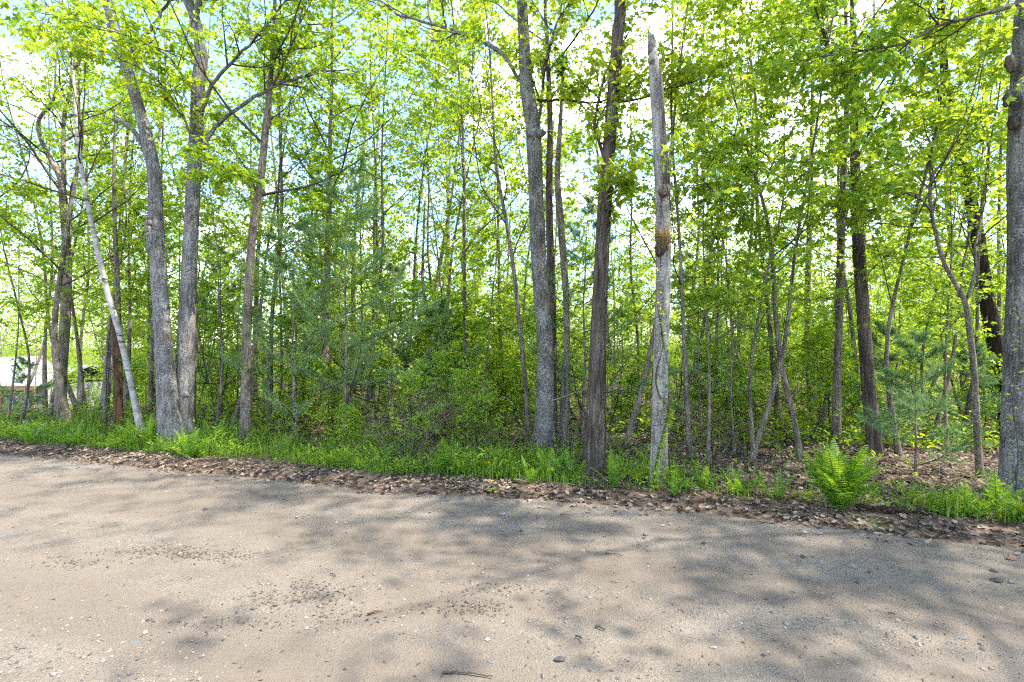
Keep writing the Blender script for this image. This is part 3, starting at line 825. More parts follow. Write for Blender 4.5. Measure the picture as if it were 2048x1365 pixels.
# H: rough brown oak
hero("brown_oak", "dark brown rough-barked oak with a flared foot, next to the broken grey snag", 5.85, 1186, 62,
     [(1192, 840, 46), (1196, 700, 38), (1202, 560, 34), (1208, 430, 33), (1218, 300, 30), (1228, 180, 29), (1236, 60, 27), (1238, -40, 25)], 13.0, 'bark_brown', 0.5, 112, sides=44, rough=0.10, rfreq=9, flare=1.35,
     lprim=0.3, nprim=12, nsec=6, nter=4, nleaf=5, size=0.09, leafmat='oak',
     limbs=[dict(pts=[(1214, 330, 5.85, 9), (1196, 280, 5.9, 8), (1190, 235, 5.95, 7), (1215, 140, 6, 6), (1260, 60, 6, 3)], leaves=6, n=10, l=0.35),
            dict(pts=[(1225, 210, 5.85, 7), (1290, 195, 5.7, 5), (1360, 170, 5.6, 4), (1440, 150, 5.5, 2)], leaves=5, n=10, l=0.3),
            dict(pts=[(1206, 470, 5.8, 5), (1225, 380, 5.5, 4), (1250, 340, 5.3, 2)], leaves=8, n=6, l=0.45)])
# I: broken-off snag
tI, bI = hero("broken_snag", "pale barkless snag broken off at the top, with vines around its foot", 5.2, 1317, 46,
              [(1319, 880, 38), (1322, 700, 35), (1326, 560, 33), (1326, 480, 36), (1325, 400, 31), (1318, 260, 31), (1313, 175, 31), (1307, 120, 23), (1303, 72, 14)], 0, 'bark_snag', 0.5, 113, crown=False, cat="dead tree", sides=32, rough=0.025, rfreq=3)
# jagged top: long splinters
sp = MB(); r_ = np.random.default_rng(8)
for k in range(11):
    a = k / 11 * 6.28
    c = px(1304, 90, 5.2) - bI + np.array([0.026 * math.cos(a), 0.026 * math.sin(a), 0])
    h = 0.07 + 0.06 * max(0, math.cos(a - 2.9)) + r_.uniform(0, 0.05)
    pts = np.array([c - (0, 0, 0.10), c + (0, 0, h * 0.5), c + (r_.normal(-0.01, 0.01), r_.normal(0, 0.01), h)])
    tubes(sp, pts, np.array([0.02, 0.016, 0.006]), 5)
link("splintered_top", sp.mesh("splintered_top", M['bark_snag']), tI)
# peeling strips of grey wood
st = MB()
for u0, v0, u1, v1, w in [(1322, 160, 1330, 330, 8), (1326, 200, 1336, 400, 7), (1318, 110, 1326, 260, 7), (1334, 290, 1340, 420, 5)]:
    a = px(u0, v0, 5.105) - bI; b = px(u1, v1, 5.085) - bI
    P, RR = resample(np.array([a, (a + b) / 2 + (0.004, -0.006, 0), b]), np.array([0.004, w / 1000 * 2.6, 0.005]), 12)
    tubes(st, P, RR, 6, rough=0.1, seed=int(u0))
link("bark_strip", st.mesh("bark_strip", M['split_wood']), tI)
# cut stub facing the road, knob under the top, burl with moss
mb = MB(); P, RR = resample(np.array([px(1326, 384, 5.1), px(1329, 380, 5.04), px(1331, 378, 4.99)]) - bI, np.array([0.06, 0.055, 0.05]), 6)
tubes(mb, P, RR, 12, rough=0.05); link("branch_stub", mb.mesh("branch_stub", M['bark_young']), tI)
blob("knob", tI, px(1303, 122, 5.17) - bI, 0.042, 'bark_young', 5, (1, 0.9, 0.9))
bu = blob("burl", tI, px(1324, 486, 5.13) - bI, 0.085, 'bark_brown', 6, (0.95, 0.7, 1.5), 0.6)
ms = MB(); pp = px(1325, 474, 5.085) - bI + r_.normal(0, 1, (1300, 3)) * (0.045, 0.02, 0.04)
leaves(ms, pp, r_.normal(0, 1, pp.shape) + (0, -0.6, -0.2), r_.normal(0, 1, pp.shape), r_.uniform(0.008, 0.022, len(pp)), 'long', np.clip(r_.normal(0.5, 0.25, len(pp)), 0, 1))
tag(link("moss", ms.mesh("moss", M['moss'], smooth=False), bu), "tuft of orange-brown moss")
# J: big tree at the edge of the picture
tJ, bJ = hero("edge_maple", "thick grey maple cut off by the picture edge, ivy leaves on its bark", 4.95, 2050, 92,
              [(2046, 900, 80), (2047, 700, 72), (2052, 500, 68), (2054, 330, 70), (2058, 150, 66), (2064, 0, 62), (2066, -80, 60)], 13.5, 'bark_grey', 0.48, 114, sides=28, rough=0.035, flare=1.15,
              lprim=0.33, nprim=13, nsec=6, nter=4, nleaf=5, size=0.09,
              limbs=[dict(pts=[(2030, 10, 4.9, 13), (1960, 30, 4.9, 9), (1880, 52, 5.0, 8), (1800, 88, 5.1, 7), (1720, 102, 5.2, 5), (1640, 112, 5.4, 4), (1560, 135, 5.6, 2)], leaves=6, n=16, l=0.25, up=-0.02, size=0.085, bark='bark_young')])
for u, v, r in [(2022, 128, 0.055), (2018, 198, 0.05), (2028, 245, 0.045)]:
    blob("burl", tJ, px(u, v, 4.9) - bJ, r, 'bark_brown', u, (1, 0.8, 1.5), 0.5)
# K.. right-hand woods
hero("scarred_maple", "brown maple with a pale bare strip down its trunk, behind the large fern", 6.6, 1748, 38,
     [(1748, 880, 32), (1736, 760, 28), (1726, 620, 26), (1717, 480, 25), (1713, 380, 22), (1708, 280, 17), (1712, 120, 12), (1705, -20, 9)], 10.5, 'bark_brown', 0.42, 115, sides=24, rough=0.06, rfreq=6, nprim=13, lprim=0.3, nsec=6, nter=4, nleaf=5, size=0.09)
hero("tall_sapling_pole", "tall smooth brown pole-straight young maple just left of the scarred maple", 7.2, 1672, 22,
     [(1674, 780, 18), (1678, 640, 17), (1682, 480, 17), (1688, 340, 13), (1694, 200, 11), (1692, 60, 8), (1690, -30, 6)], 9.5, 'bark_young', 0.38, 116, sides=14, nprim=13, lprim=0.28, nsec=6, nter=4, nleaf=5, size=0.09,
     limbs=[dict(pts=[(1690, 180, 7.2, 8), (1672, 120, 7.1, 7), (1640, 60, 7, 6), (1600, -10, 6.9, 4)], leaves=8, n=12, l=0.35)])
hero("leaning_sapling", "thin grey young tree leaning towards the snag, its foot beside the large fern", 6.5, 1604, 16,
     [(1590, 850, 12), (1565, 740, 12), (1552, 640, 11), (1545, 520, 10), (1530, 420, 8), (1500, 320, 6), (1480, 240, 4)], 6.0, 'bark_young', 0.4, 117, sides=12, nprim=14, lprim=0.3, nsec=6, nter=3, nleaf=8, size=0.085)
hero("forked_sapling", "slim young maple that forks halfway up, standing near the edge tree", 5.6, 1962, 18,
     [(1955, 880, 14), (1948, 740, 13), (1936, 640, 12), (1928, 600, 11), (1890, 530, 9), (1872, 470, 8), (1860, 400, 8), (1866, 350, 7), (1890, 318, 5), (1930, 230, 3)], 5.3, 'bark_young', 0.5, 118, sides=12, nprim=12, lprim=0.34, nsec=7, nter=3, nleaf=9, size=0.085,
     limbs=[dict(pts=[(1930, 605, 5.6, 9), (1946, 560, 5.65, 8), (1955, 470, 5.7, 6), (1975, 330, 5.8, 4), (1960, 210, 5.9, 2)], leaves=7, n=10, l=0.4),
            dict(pts=[(1862, 380, 5.6, 5), (1820, 340, 5.5, 4), (1770, 320, 5.4, 4), (1740, 260, 5.3, 3), (1720, 190, 5.2, 2)], leaves=7, n=10, l=0.35),
            dict(pts=[(1862, 425, 5.6, 5), (1820, 388, 5.4, 4), (1740, 385, 5.2, 3), (1690, 372, 5.1, 2)], leaves=8, n=10, l=0.35)])
hero("dark_leaning_oak", "dark brown oak trunk leaning behind the edge tree", 8.2, 2016, 34, [(2010, 780, 31), (1985, 660, 30), (1968, 560, 28), (1945, 420, 24), (1915, 290, 20), (1890, 150, 15), (1880, 0, 12)], 11, 'bark_dark', 0.45, 119, sides=24, rough=0.08, rfreq=8, leafmat='oak', nprim=13, nsec=6, nter=4, nleaf=5, size=0.085)
hero("thin_middle_maple", "thin curved dark stem just left of the lichen-spotted maple", 7.8, 1058, 15, [(1052, 780, 11), (1040, 660, 11), (1030, 560, 10), (1012, 440, 9), (992, 330, 7), (985, 200, 5)], 8, 'bark_young', 0.35, 120, sides=10, nprim=16, lprim=0.3, nsec=7, nter=3, nleaf=9, size=0.075)
hero("forked_grey_maple", "pale grey stem forking into a narrow V among leaves left of the centre", 12.0, 858, 14, [(858, 760, 14), (860, 690, 15), (866, 640, 13), (875, 560, 10), (890, 470, 8), (905, 380, 6)], 9, 'bark_snag', 0.5, 121, sides=10, nprim=14, nleaf=8, leafmat='canopy', limbs=[dict(pts=[(862, 680, 12, 11), (850, 600, 12, 9), (845, 540, 12, 8), (850, 400, 12.2, 4)])])

# ================================================================== GENERIC TREES (copies share meshes)
rngG = np.random.default_rng(77)
SAP = []
for k, (H, r) in enumerate([(5.2, 0.022), (6.6, 0.03), (7.6, 0.034), (4.2, 0.018), (6.0, 0.026), (8.4, 0.04)]):
    P, RR = stem(H, r, rngG, bend=0.32, lean=rngG.normal(0, 0.06, 2))
    SAP.append(tree_parts(rngG, P, RR, bh=0.28, nprim=14, lprim=0.24, a1=1.05, nsec=6, nter=3, nleaf=8, size=0.064, sides=8, rough=0.02, leafmat='maple'))
CAN = []
for k, (H, r, mt, sh) in enumerate([(11.5, 0.085, 'canopy', 'oval'), (13.5, 0.11, 'canopy', 'maple'), (10.0, 0.07, 'maple', 'maple'), (14.5, 0.12, 'oak', 'oval'), (12.0, 0.08, 'canopy', 'oval')]):
    P, RR = stem(H, r, rngG, bend=0.3, n=34, lean=rngG.normal(0, 0.03, 2))
    CAN.append(tree_parts(rngG, P, RR, bh=0.30, nprim=14, lprim=0.24, a1=0.9, up1=0.07, nsec=6, nter=4, nleaf=5, size=0.084, shape=sh, sides=10, rough=0.04, leafmat=mt,
                          bark=['bark_young', 'bark_grey', 'bark_young', 'bark_brown', 'bark_grey'][k]))
SHR = []
for k, (H, r) in enumerate([(1.5, 0.012), (2.2, 0.016), (1.1, 0.01), (2.8, 0.018)]):
    P, RR = stem(H, r, rngG, bend=0.8, n=14)
    SHR.append(tree_parts(rngG, P, RR, bh=0.12, nprim=13, lprim=0.42, a1=0.85, up1=0.08, nsec=5, nter=3, nleaf=6, size=0.062, shape=['oval', 'maple'][k % 2], sides=5, leafmat='shrub', bark='bark_twig'))


UND = []
for k, (H, r) in enumerate([(2.6, 0.015), (3.6, 0.02), (4.6, 0.024), (3.0, 0.018)]):
    P, RR = stem(H, r, rngG, bend=0.5, n=20, lean=rngG.normal(0, 0.1, 2))
    UND.append(tree_parts(rngG, P, RR, bh=0.10, nprim=15, lprim=0.36, a1=1.1, up1=0.03, nsec=6, nter=3, nleaf=8, size=0.064, shape='maple', sides=6, leafmat='canopy', bark='bark_young'))


def pine_parts(rng, H, r, dead=False, nprim=16, bh=0.12, lprim=0.42, needle=0.10, mat='pine', a1=1.25):
    P, RR = stem(H, r, rng, bend=0.15, n=20)
    mb = MB(); tubes(mb, P, RR, 8, rough=0.02)
    res = {'trunk': mb.mesh("trunk", M['bark_young'])}
    B1, R1 = spawn(P[None], RR[None], nprim, bh, 0.99, lprim * H, a1, 8, rng, up=0.05, jit=0.06, rs=0.5, prof=lambda t: 1.05 - 0.85 * t)
    L1 = np.linalg.norm(B1[:, -1] - B1[:, 0], axis=1)[:, None]
    B2, R2 = spawn(B1, R1, 9, 0.25, 1.0, np.maximum(L1 * 0.33, 0.1), 0.75, 5, rng, up=0.05, jit=0.08, flat=0.35, rs=0.6)
    tw = MB(); tubes(tw, B1, R1, 4, cap=False); tubes(tw, B2, R2, 3, cap=False)
    res['twigs'] = tw.mesh("twigs", M['bark_twig'])
    nl = MB()
    if not dead:
        for B, n, t0 in ((B2, 110, 0.2), (B1, 110, 0.45)):
            Mm, K, _ = B.shape
            t = t0 + (1 - t0) * rng.random((Mm, n)); s = t * (K - 1); i = np.clip(s.astype(int), 0, K - 2); f = (s - i)[..., None]; m = np.arange(Mm)[:, None]
            p = (B[m, i] * (1 - f) + B[m, i + 1] * f).reshape(-1, 3); T = norm(B[m, i + 1] - B[m, i]).reshape(-1, 3)
            d = norm(T * 0.9 + rng.normal(0, 0.55, p.shape))
            leaves(nl, p, d, rng.normal(0, 1, p.shape), needle * rng.uniform(0.7, 1.25, len(p)), 'needle', np.clip(rng.normal(0.5, 0.25, len(p)), 0, 1))
        res['crown'] = nl.mesh("crown", M[mat], smooth=False)
    return res


rngP = np.random.default_rng(31)
PINE = [pine_parts(rngP, 4.2, 0.035, nprim=20), pine_parts(rngP, 2.0, 0.018, nprim=14), pine_parts(rngP, 3.2, 0.028, nprim=18)]
HEM = pine_parts(rngP, 2.3, 0.018, nprim=18, needle=0.045, mat='hemlock', lprim=0.4, a1=1.35)


def put(u, Y, dz=0.0):
    x = (u - 1024) / FPX * Y
    return (x, Y, float(gz(x, Y)) + dz)


# young white pines, each placed
for k, (u, Y, v, s, lab) in enumerate([
        (690, 7.3, 0, 0.95, "feathery blue-green young white pine, the tallest one left of the centre"),
        (590, 7.9, 2, 1.05, "feathery young white pine between the straight maple and the tallest pine"),
        (785, 8.2, 2, 0.9, "young white pine with drooping boughs right of the tallest pine"),
        (440, 9.6, 0, 0.8, "young white pine seen just right of the twin-stemmed maple"),
        (1165, 7.3, 0, 0.8, "young white pine with boughs in front of the brown oak and behind the grey stems"),
        (1400, 8.4, 2, 1.0, "young white pine just right of the broken snag"),
        (1830, 5.7, 1, 0.8, "small thin white pine seedling standing in the leaf litter right of the large fern"),
        (1770, 7.6, 1, 0.9, "small white pine behind the scarred maple"),
        (48, 10.0, 1, 0.62, "low dark green pine in front of the white house"),
        (1950, 7.5, 1, 0.75, "small white pine between the forked sapling and the edge tree"),
        (880, 9.8, 1, 1.2, "short white pine in the shaded thicket left of the lichen-spotted maple")]):
    place(PINE[v], "white_pine", put(u, Y, -0.02), lab, "tree", "young pines along the wood edge", rz=k * 1.3, s=s)
place(HEM, "hemlock_sapling", put(1500, 8.3), "light green hemlock sapling with flat drooping sprays among the thin poles", "tree", rz=0.6, s=1.0)

# thin saplings placed where the photograph shows poles
SPOT = [(1495, 6.3, 1), (1508, 6.3, 4), (1380, 6.6, 2), (1416, 6.2, 0), (1470, 6.9, 3), (1640, 8.6, 1), (1560, 8.8, 5), (1800, 6.6, 4), (1860, 7.4, 1), (1895, 6.9, 0), (1920, 7.9, 2),
        (1245, 7.2, 1), (1280, 9.5, 5), (970, 9.0, 4), (930, 10.5, 1), (740, 10.0, 5), (790, 11.5, 2), (460, 8.8, 1), (430, 8.3, 4), (560, 10.5, 2), (600, 9.5, 0), (210, 9.0, 4), (165, 10.5, 2),
        (95, 10.0, 1), (40, 9.2, 4), (12, 9.0, 0), (1340, 8.5, 2), (1440, 8.8, 5), (1520, 10.2, 2), (1720, 9.6, 5), (700, 8.6, 3), (1010, 11.5, 5), (300, 10.8, 5), (340, 12.5, 2), (1150, 10.5, 2), (1985, 9.6, 5)]
MARKS = [(-50, "left picture edge"), (126, "crooked maple"), (287, "white birch"), (365, "twin-stemmed maple"), (492, "straight brown maple"), (645, "thin forked trunk"), (1087, "lichen-spotted maple"),
         (1186, "rough brown oak"), (1317, "broken snag"), (1604, "leaning young tree"), (1672, "pole-straight young maple"), (1748, "scarred maple"), (1962, "forked young maple")]
ORD = ["first", "second", "third", "fourth", "fifth", "sixth", "seventh", "eighth", "ninth", "tenth", "eleventh", "twelfth"]
seen = {}
for k, (u, Y, v) in enumerate(sorted(SPOT)):
    mk = [b for a, b in MARKS if a < u][-1]
    seen[mk] = seen.get(mk, 0) + 1
    gl = "thin bare-stemmed sapling at the wood edge, %s one right of the %s" % (ORD[seen[mk] - 1], mk)
    place(SAP[v], "maple_sapling", put(u, Y), gl, "tree", "saplings along the wood edge", rz=rngG.random() * 6.28, s=rngG.uniform(0.85, 1.2))
n = 0
while n < 105:
    Y = 9 + 30 * rngG.random(); x = rngG.uniform(-1.06, 1.06) * Y
    if x / Y < -0.84 and (Y < 10 or rngG.random() < 0.4): continue
    place(SAP[int(rngG.integers(6))], "woodland_sapling", (x, Y, float(gz(x, Y))), "small leafy tree deep inside the wood, hard to tell from its neighbours", "tree", "saplings inside the wood", rz=rngG.random() * 6.28, s=rngG.uniform(0.8, 1.25)); n += 1
n = 0
while n < 118:
    Y = 9.0 + 27 * rngG.random() ** 0.95; x = rngG.uniform(-1.06, 1.06) * Y
    if float(road_d(x, Y)) < 2.2 or (x / Y < -0.8 and Y > 9) or (x / Y > 0.28 and Y < 9.5 and rngG.random() < 0.6): continue
    place(UND[int(rngG.integers(4))], "understory_maple", (x, Y, float(gz(x, Y))), "bushy young maple of the understory, leafy almost to the ground", "tree", "young maples of the understory", rz=rngG.random() * 6.28, s=rngG.uniform(0.75, 1.25)); n += 1
for k, (u, Y, v) in enumerate([(380, 10.5, 5), (450, 11.8, 2), (540, 9.6, 5), (600, 11.2, 5), (690, 10.4, 2), (750, 12.2, 5), (830, 10.2, 2), (880, 12.6, 5), (940, 9.4, 5), (1000, 13.0, 2), (250, 11.2, 5), (170, 12.4, 5), (90, 13.5, 5), (30, 14.5, 2), (1230, 11.4, 5), (1370, 12.2, 5)]):
    x, y, z = put(u, Y)
    place(SAP[v], "woodland_sapling", (x, y, z), "small leafy tree deep inside the wood, hard to tell from its neighbours", "tree", "saplings inside the wood", rz=k * 1.9, s=1.15)
# canopy trees of the wood
pts = []
tries = 0
while len(pts) < 62 and tries < 4000:
    tries += 1
    Y = 10.5 + 46 * rngG.random() ** 0.75; x = rngG.uniform(-1.15, 1.15) * Y
    if all((x - a) ** 2 + (Y - b) ** 2 > 2.2 for a, b in pts):
        if x / Y < -0.86 and Y < 27:      # the view to the white house stays open
            continue
        pts.append((x, Y))
pts += [(-3.6, 12.5), (-2.0, 14.8), (-4.9, 15.5), (-1.1, 17.5), (-6.8, 13.2), (-10.4, 14.5), (-13.5, 17.0), (-8.8, 18.0), (-2.9, 19.0)]
for x, Y in pts:
    place(CAN[int(rngG.integers(5))], "woodland_tree", (x, Y, float(gz(x, Y))), "tall leafy tree further back in the wood, one of many alike", "tree", "tall trees of the wood", rz=rngG.random() * 6.28, s=rngG.uniform(0.8, 1.15))
for k, (x, Y, v, s, lab) in enumerate([(-7.6, 8.6, 2, 0.8, "leafy tree at the left picture edge, its crown hanging over the corner"), (-10.2, 9.2, 0, 0.85, "tree past the left picture edge whose branches reach into the upper corner"), (-9.4, 11.5, 4, 0.9, "slim leafy tree behind the crooked maple")]):
    place(CAN[v], "corner_tree", (x, Y, float(gz(x, Y))), lab, "tree", rz=1.0 + k * 2.3, s=s)
# roadside trees outside the picture whose crowns meet over the road and dapple it
WIDE = []
for k, (H, r) in enumerate([(13.5, 0.15), (12.0, 0.13)]):
    P, RR = stem(H, r, rngG, bend=0.3, n=34)
    WIDE.append(tree_parts(rngG, P, RR, bh=0.40, nprim=19, lprim=0.36, a1=1.05, up1=0.05, nsec=7, nter=5, nleaf=6, size=0.10, shape='maple', sides=10, rough=0.04, leafmat='canopy', bark='bark_grey'))
for k, (x, Y, v, s, lab) in enumerate([(7.1, 3.4, 0, 0.95, "first broad roadside tree past the edge maple"), (9.9, 2.7, 1, 1.0, "second broad roadside tree past the edge maple"), (13.0, 1.6, 0, 1.0, "third broad roadside tree past the edge maple"),
                                       (4.6, -3.4, 1, 1.05, "broad tree across the road, its crown over the wheel tracks"), (1.6, -2.7, 0, 1.22, "broad tree across the road behind the viewer"), (9.0, -4.6, 1, 1.1, "broad tree across the road, furthest to the right")]):
    place(WIDE[v], "roadside_tree", (x, Y, float(gz(x, Y)) if Y > 0 else 0.0), lab, "tree", "roadside trees outside the picture", rz=k * 2.1, s=s)
for k, (x, Y, v, s, lab) in enumerate([(9.0, 7.0, 4, 1.0, "slim tree in the wood behind the edge maple, outside the picture"), (12.5, 7.5, 1, 0.95, "slim tree deeper in the wood past the edge maple, outside the picture")]):
    place(CAN[v], "roadside_tree", (x, Y, float(gz(x, Y))), lab, "tree", "roadside trees outside the picture", rz=k * 2.1, s=s)

# shrubs
n = 0
gs = "low leafy shrub in the undergrowth, one of many alike"
while n < 185:
    Y = 6.6 + 17 * rngG.random() ** 1.3; x = rngG.uniform(-1.06, 1.06) * Y
    d = float(road_d(x, Y))
    if d < 2.3: continue
    if x > 1.6 and Y < 7.7: continue
    if x / Y < -0.8 and Y < 25: continue
    place(SHR[int(rngG.integers(4))], "understory_shrub", (x, Y, float(gz(x, Y)) - 0.02), gs, "shrub", "undergrowth shrubs", rz=rngG.random() * 6.28, s=rngG.uniform(0.7, 1.35)); n += 1
place(SHR[1], "maple_shrub", put(820, 6.3), "bright green leafy shrub behind the fern left of the lichen-spotted maple", "shrub", rz=1.0, s=0.55)
place(SHR[0], "yellow_green_shrub", put(960, 6.7), "yellow-green bush of small leaves beside the dead brush", "shrub", rz=2.0, s=0.75)
place(SHR[2], "edge_shrub", put(700, 6.6), "small light green bush at the grass edge in front of the tallest pine", "shrub", rz=2.6, s=0.6)

# dead brush
rngB = np.random.default_rng(91)
for k, (u, Y, s, lab) in enumerate([(850, 7.4, 1.0, "tangle of dead brown twigs left of the lichen-spotted maple"), (930, 7.8, 1.1, "pale dead brush directly left of the lichen-spotted maple"),
                                    (1160, 7.0, 0.7, "bundle of dead twigs at the foot of the brown oak"), (1420, 7.3, 0.8, "dead twiggy brush among the poles right of the snag"),
                                    (780, 6.8, 0.7, "rust-brown dead bush behind the roadside grass")]):
    t = thing("dead_brush", put(u, Y), lab, "brush", rz=k, s=s)
    base = np.zeros((9, 5, 3)); dirs = norm(rngB.normal(0, 1, (9, 3)) * (1, 1, 0.3) + (0, 0, 0.7))
    for q in range(5):
        base[:, q] = rngB.normal(0, 0.02, (9, 3)) + dirs * q * 0.3 + np.array([0, 0, -0.03 * q * q])
    rr = np.tile(np.linspace(0.009, 0.004, 5), (9, 1))
    B2, R2 = spawn(base, rr, 8, 0.15, 1.0, 0.6, 0.8, 6, rngB, up=-0.05, jit=0.22, rs=0.7)
    B3, R3 = spawn(B2, R2, 5, 0.15, 1.0, 0.3, 0.8, 5, rngB, up=-0.05, jit=0.25, rs=0.7)
    mb = MB(); tubes(mb, base, rr, 5, cap=False); link("stem", mb.mesh("stem", M['twig_pale']), t)
    mb = MB(); tubes(mb, B2, R2, 3, cap=False); tubes(mb, B3, np.maximum(R3, 0.0015), 3, cap=False); link("twigs", mb.mesh("twigs", M['twig_pale']), t)

# far wood behind everything
def far_wood():
    r = np.random.default_rng(15)
    mb = MB(); N = 250000
    Y = r.uniform(28, 72, N); X = r.uniform(-1.15, 1.1, N) * Y
    nl = 60000; X[:nl] = -r.uniform(0.45, 1.15, nl) * Y[:nl]
    n2 = 34000; Y[:n2] = r.uniform(38, 58, n2); X[:n2] = -r.uniform(0.78, 1.12, n2) * Y[:n2]
    ok = ~((X / Y < -0.84) & (Y < 37)); X, Y = X[ok], Y[ok]; N = len(X)
    hgt = 10.0 + 3.5 * wob(X, Y, 0.25, 0.7) + 6.0 * sstep(8, 28, -X)
    f = r.beta(0.9, 1.1, N)
    # tree-like columns
    cxy = np.stack([np.round(X / 3.2) * 3.2 + 0.9 * np.sin(Y), np.round(Y / 3.2) * 3.2], 1)
    X = cxy[:, 0] + r.normal(0, 1.05, N) * (1.15 - 0.7 * f); Y = cxy[:, 1] + r.normal(0, 1.0, N)
    Z = gz(X, Y) + f * hgt
    p = np.stack([X, Y, Z], 1)
    leaves(mb, p, r.normal(0, 1, p.shape) + (0, 0, -0.3), r.normal(0, 0.6, p.shape) + (0, 0, 1), r.uniform(0.13, 0.27, N), 'oval', np.clip(r.normal(0.6, 0.2, N), 0, 1))
    tag(link("distant_woods", mb.mesh("distant_woods", M['canopy'], smooth=False)), "pale green mass of distant woods behind the trees", "woods", kind="stuff")


far_wood()


# ================================================================== HOUSE glimpsed at the far left
def undergrowth():
    r = np.random.default_rng(61)
    mb = MB(); N = 90000
    Y = 7.0 + 26 * r.random(N) ** 1.4; X = r.uniform(-1.1, 1.1, N) * Y
    d = road_d(X, Y)
    dens = np.clip(0.5 + 0.8 * wob(X, Y, 0.7, 3.0), 0.05, 1) * sstep(1.2, 3.0, d)
    dens = np.where((X > 1.3) & (d < 3.2), dens * 0.14, dens)
    dens = np.where((X > 1.3) & (d > 3.2), np.maximum(dens, 0.6), dens)
    dens = np.where((X / Y < -0.86) & (Y < 26), dens * 0.12, dens)
    k = r.random(N) < dens; X, Y = X[k], Y[k]; N = len(X)
    Z = gz(X, Y) + np.abs(r.normal(0, 0.3, N)) * (0.6 + 0.6 * wob(X, Y, 1.3, 0.2) ** 2)
    p = np.stack([X, Y, Z + 0.02], 1)
    leaves(mb, p, r.normal(0, 1, p.shape) * (1, 1, 0.5), r.normal(0, 0.4, p.shape) + (0, 0, 1), r.uniform(0.05, 0.12, N), 'oval', np.clip(r.normal(0.45, 0.2, N), 0, 1))
    tag(link("undergrowth", mb.mesh("undergrowth", M['shrub'], smooth=False)), "low green undergrowth covering the floor between the trunks", "undergrowth", kind="stuff")


undergrowth()


def house():
    Y = 26.0
    gzv = -3.6
    t = thing("white_house", (-26.8, Y, gzv), "white-roofed house glimpsed between trunks on the lower ground", "house")
    def box(name, a, b, mat, parent=t):
        a = np.array(a, float); b = np.array(b, float)
        V = np.array([[x, y, z] for x in (a[0], b[0]) for y in (a[1], b[1]) for z in (a[2], b[2])])
        F = np.array([[0, 1, 3, 2], [4, 6, 7, 5], [0, 4, 5, 1], [2, 3, 7, 6], [0, 2, 6, 4], [1, 5, 7, 3]])
        mb = MB(); mb.add(V, F); return link(name, mb.mesh(name, mat, smooth=False), parent)
    white = plain_mat("white_metal_roof", (0.27, 0.275, 0.29), rough=0.6, var=0.05, scale=2)
    wall = plain_mat("pale_wall", (0.26, 0.255, 0.25), var=0.1)
    wood = plain_mat("raw_wood", (0.24, 0.14, 0.075), var=0.2)
    glass = plain_mat("window_glass", (0.06, 0.10, 0.16), rough=0.08, var=0.2, spec=0.8)
    ez, rz_ = 3.02, 3.95            # eaves and ridge above the house ground
    box("wall", (-3.0, 0.2, -0.8), (2.2, 5.6, ez - 0.12), wall)
    # roof slopes
    mb = MB()
    V = np.array([[-3.4, -0.5, ez], [2.5, -0.5, ez], [2.5, 2.9, rz_], [-3.4, 2.9, rz_], [-3.4, 6.3, ez], [2.5, 6.3, ez]])
    V2 = V - (0, 0, 0.07)
    mb.add(np.vstack([V, V2]), np.array([[0, 1, 2, 3], [3, 2, 5, 4], [7, 6, 9, 8], [8, 9, 10, 11], [0, 6, 7, 1], [5, 11, 10, 4], [1, 7, 8, 2], [2, 8, 11, 5], [0, 3, 9, 6], [3, 4, 10, 9]]))
    rf = link("roof", mb.mesh("roof", white, smooth=False), t)
    for k in range(12):              # standing seams
        x = -3.3 + k * 0.52
        mb = MB(); a = np.array([x, -0.49, ez + 0.0]); b = np.array([x, 2.88, rz_])
        tubes(mb, np.stack([a, (a + b) / 2, b]), np.full(3, 0.02), 4); link("seam", mb.mesh("seam", white), rf)
    box("fascia", (-3.4, -0.56, ez - 0.24), (2.5, -0.503, ez - 0.02), wood)
    for x in (-3.2, -1.1, 0.6, 2.3):
        box("post", (x - 0.07, -0.45, -0.8), (x + 0.07, -0.31, ez - 0.245), wood)
    for x in (-2.4, -0.4, 1.1):
        w = box("window", (x - 0.45, 0.14, 1.1), (x + 0.45, 0.198, 2.3), white)
        box("pane", (x - 0.38, 0.12, 1.17), (x + 0.38, 0.137, 2.23), glass, w)
    # higher gable behind
    mb = MB()
    V = np.array([[-8.0, 5.7, 2.6], [-4.9, 5.7, 2.6], [-6.4, 5.7, 4.3], [-8.0, 9.5, 2.6], [-4.9, 9.5, 2.6], [-6.4, 9.5, 4.3]])
    mb.add(V, np.array([[0, 2, 5, 3], [2, 1, 4, 5], [0, 3, 4, 1]])); mb.add(V[:3] , np.array([[0, 1, 2]]))
    link("gable", mb.mesh("gable", white, smooth=False), t)


house()


# ================================================================== ROADSIDE PLANTS
rngF = np.random.default_rng(123)


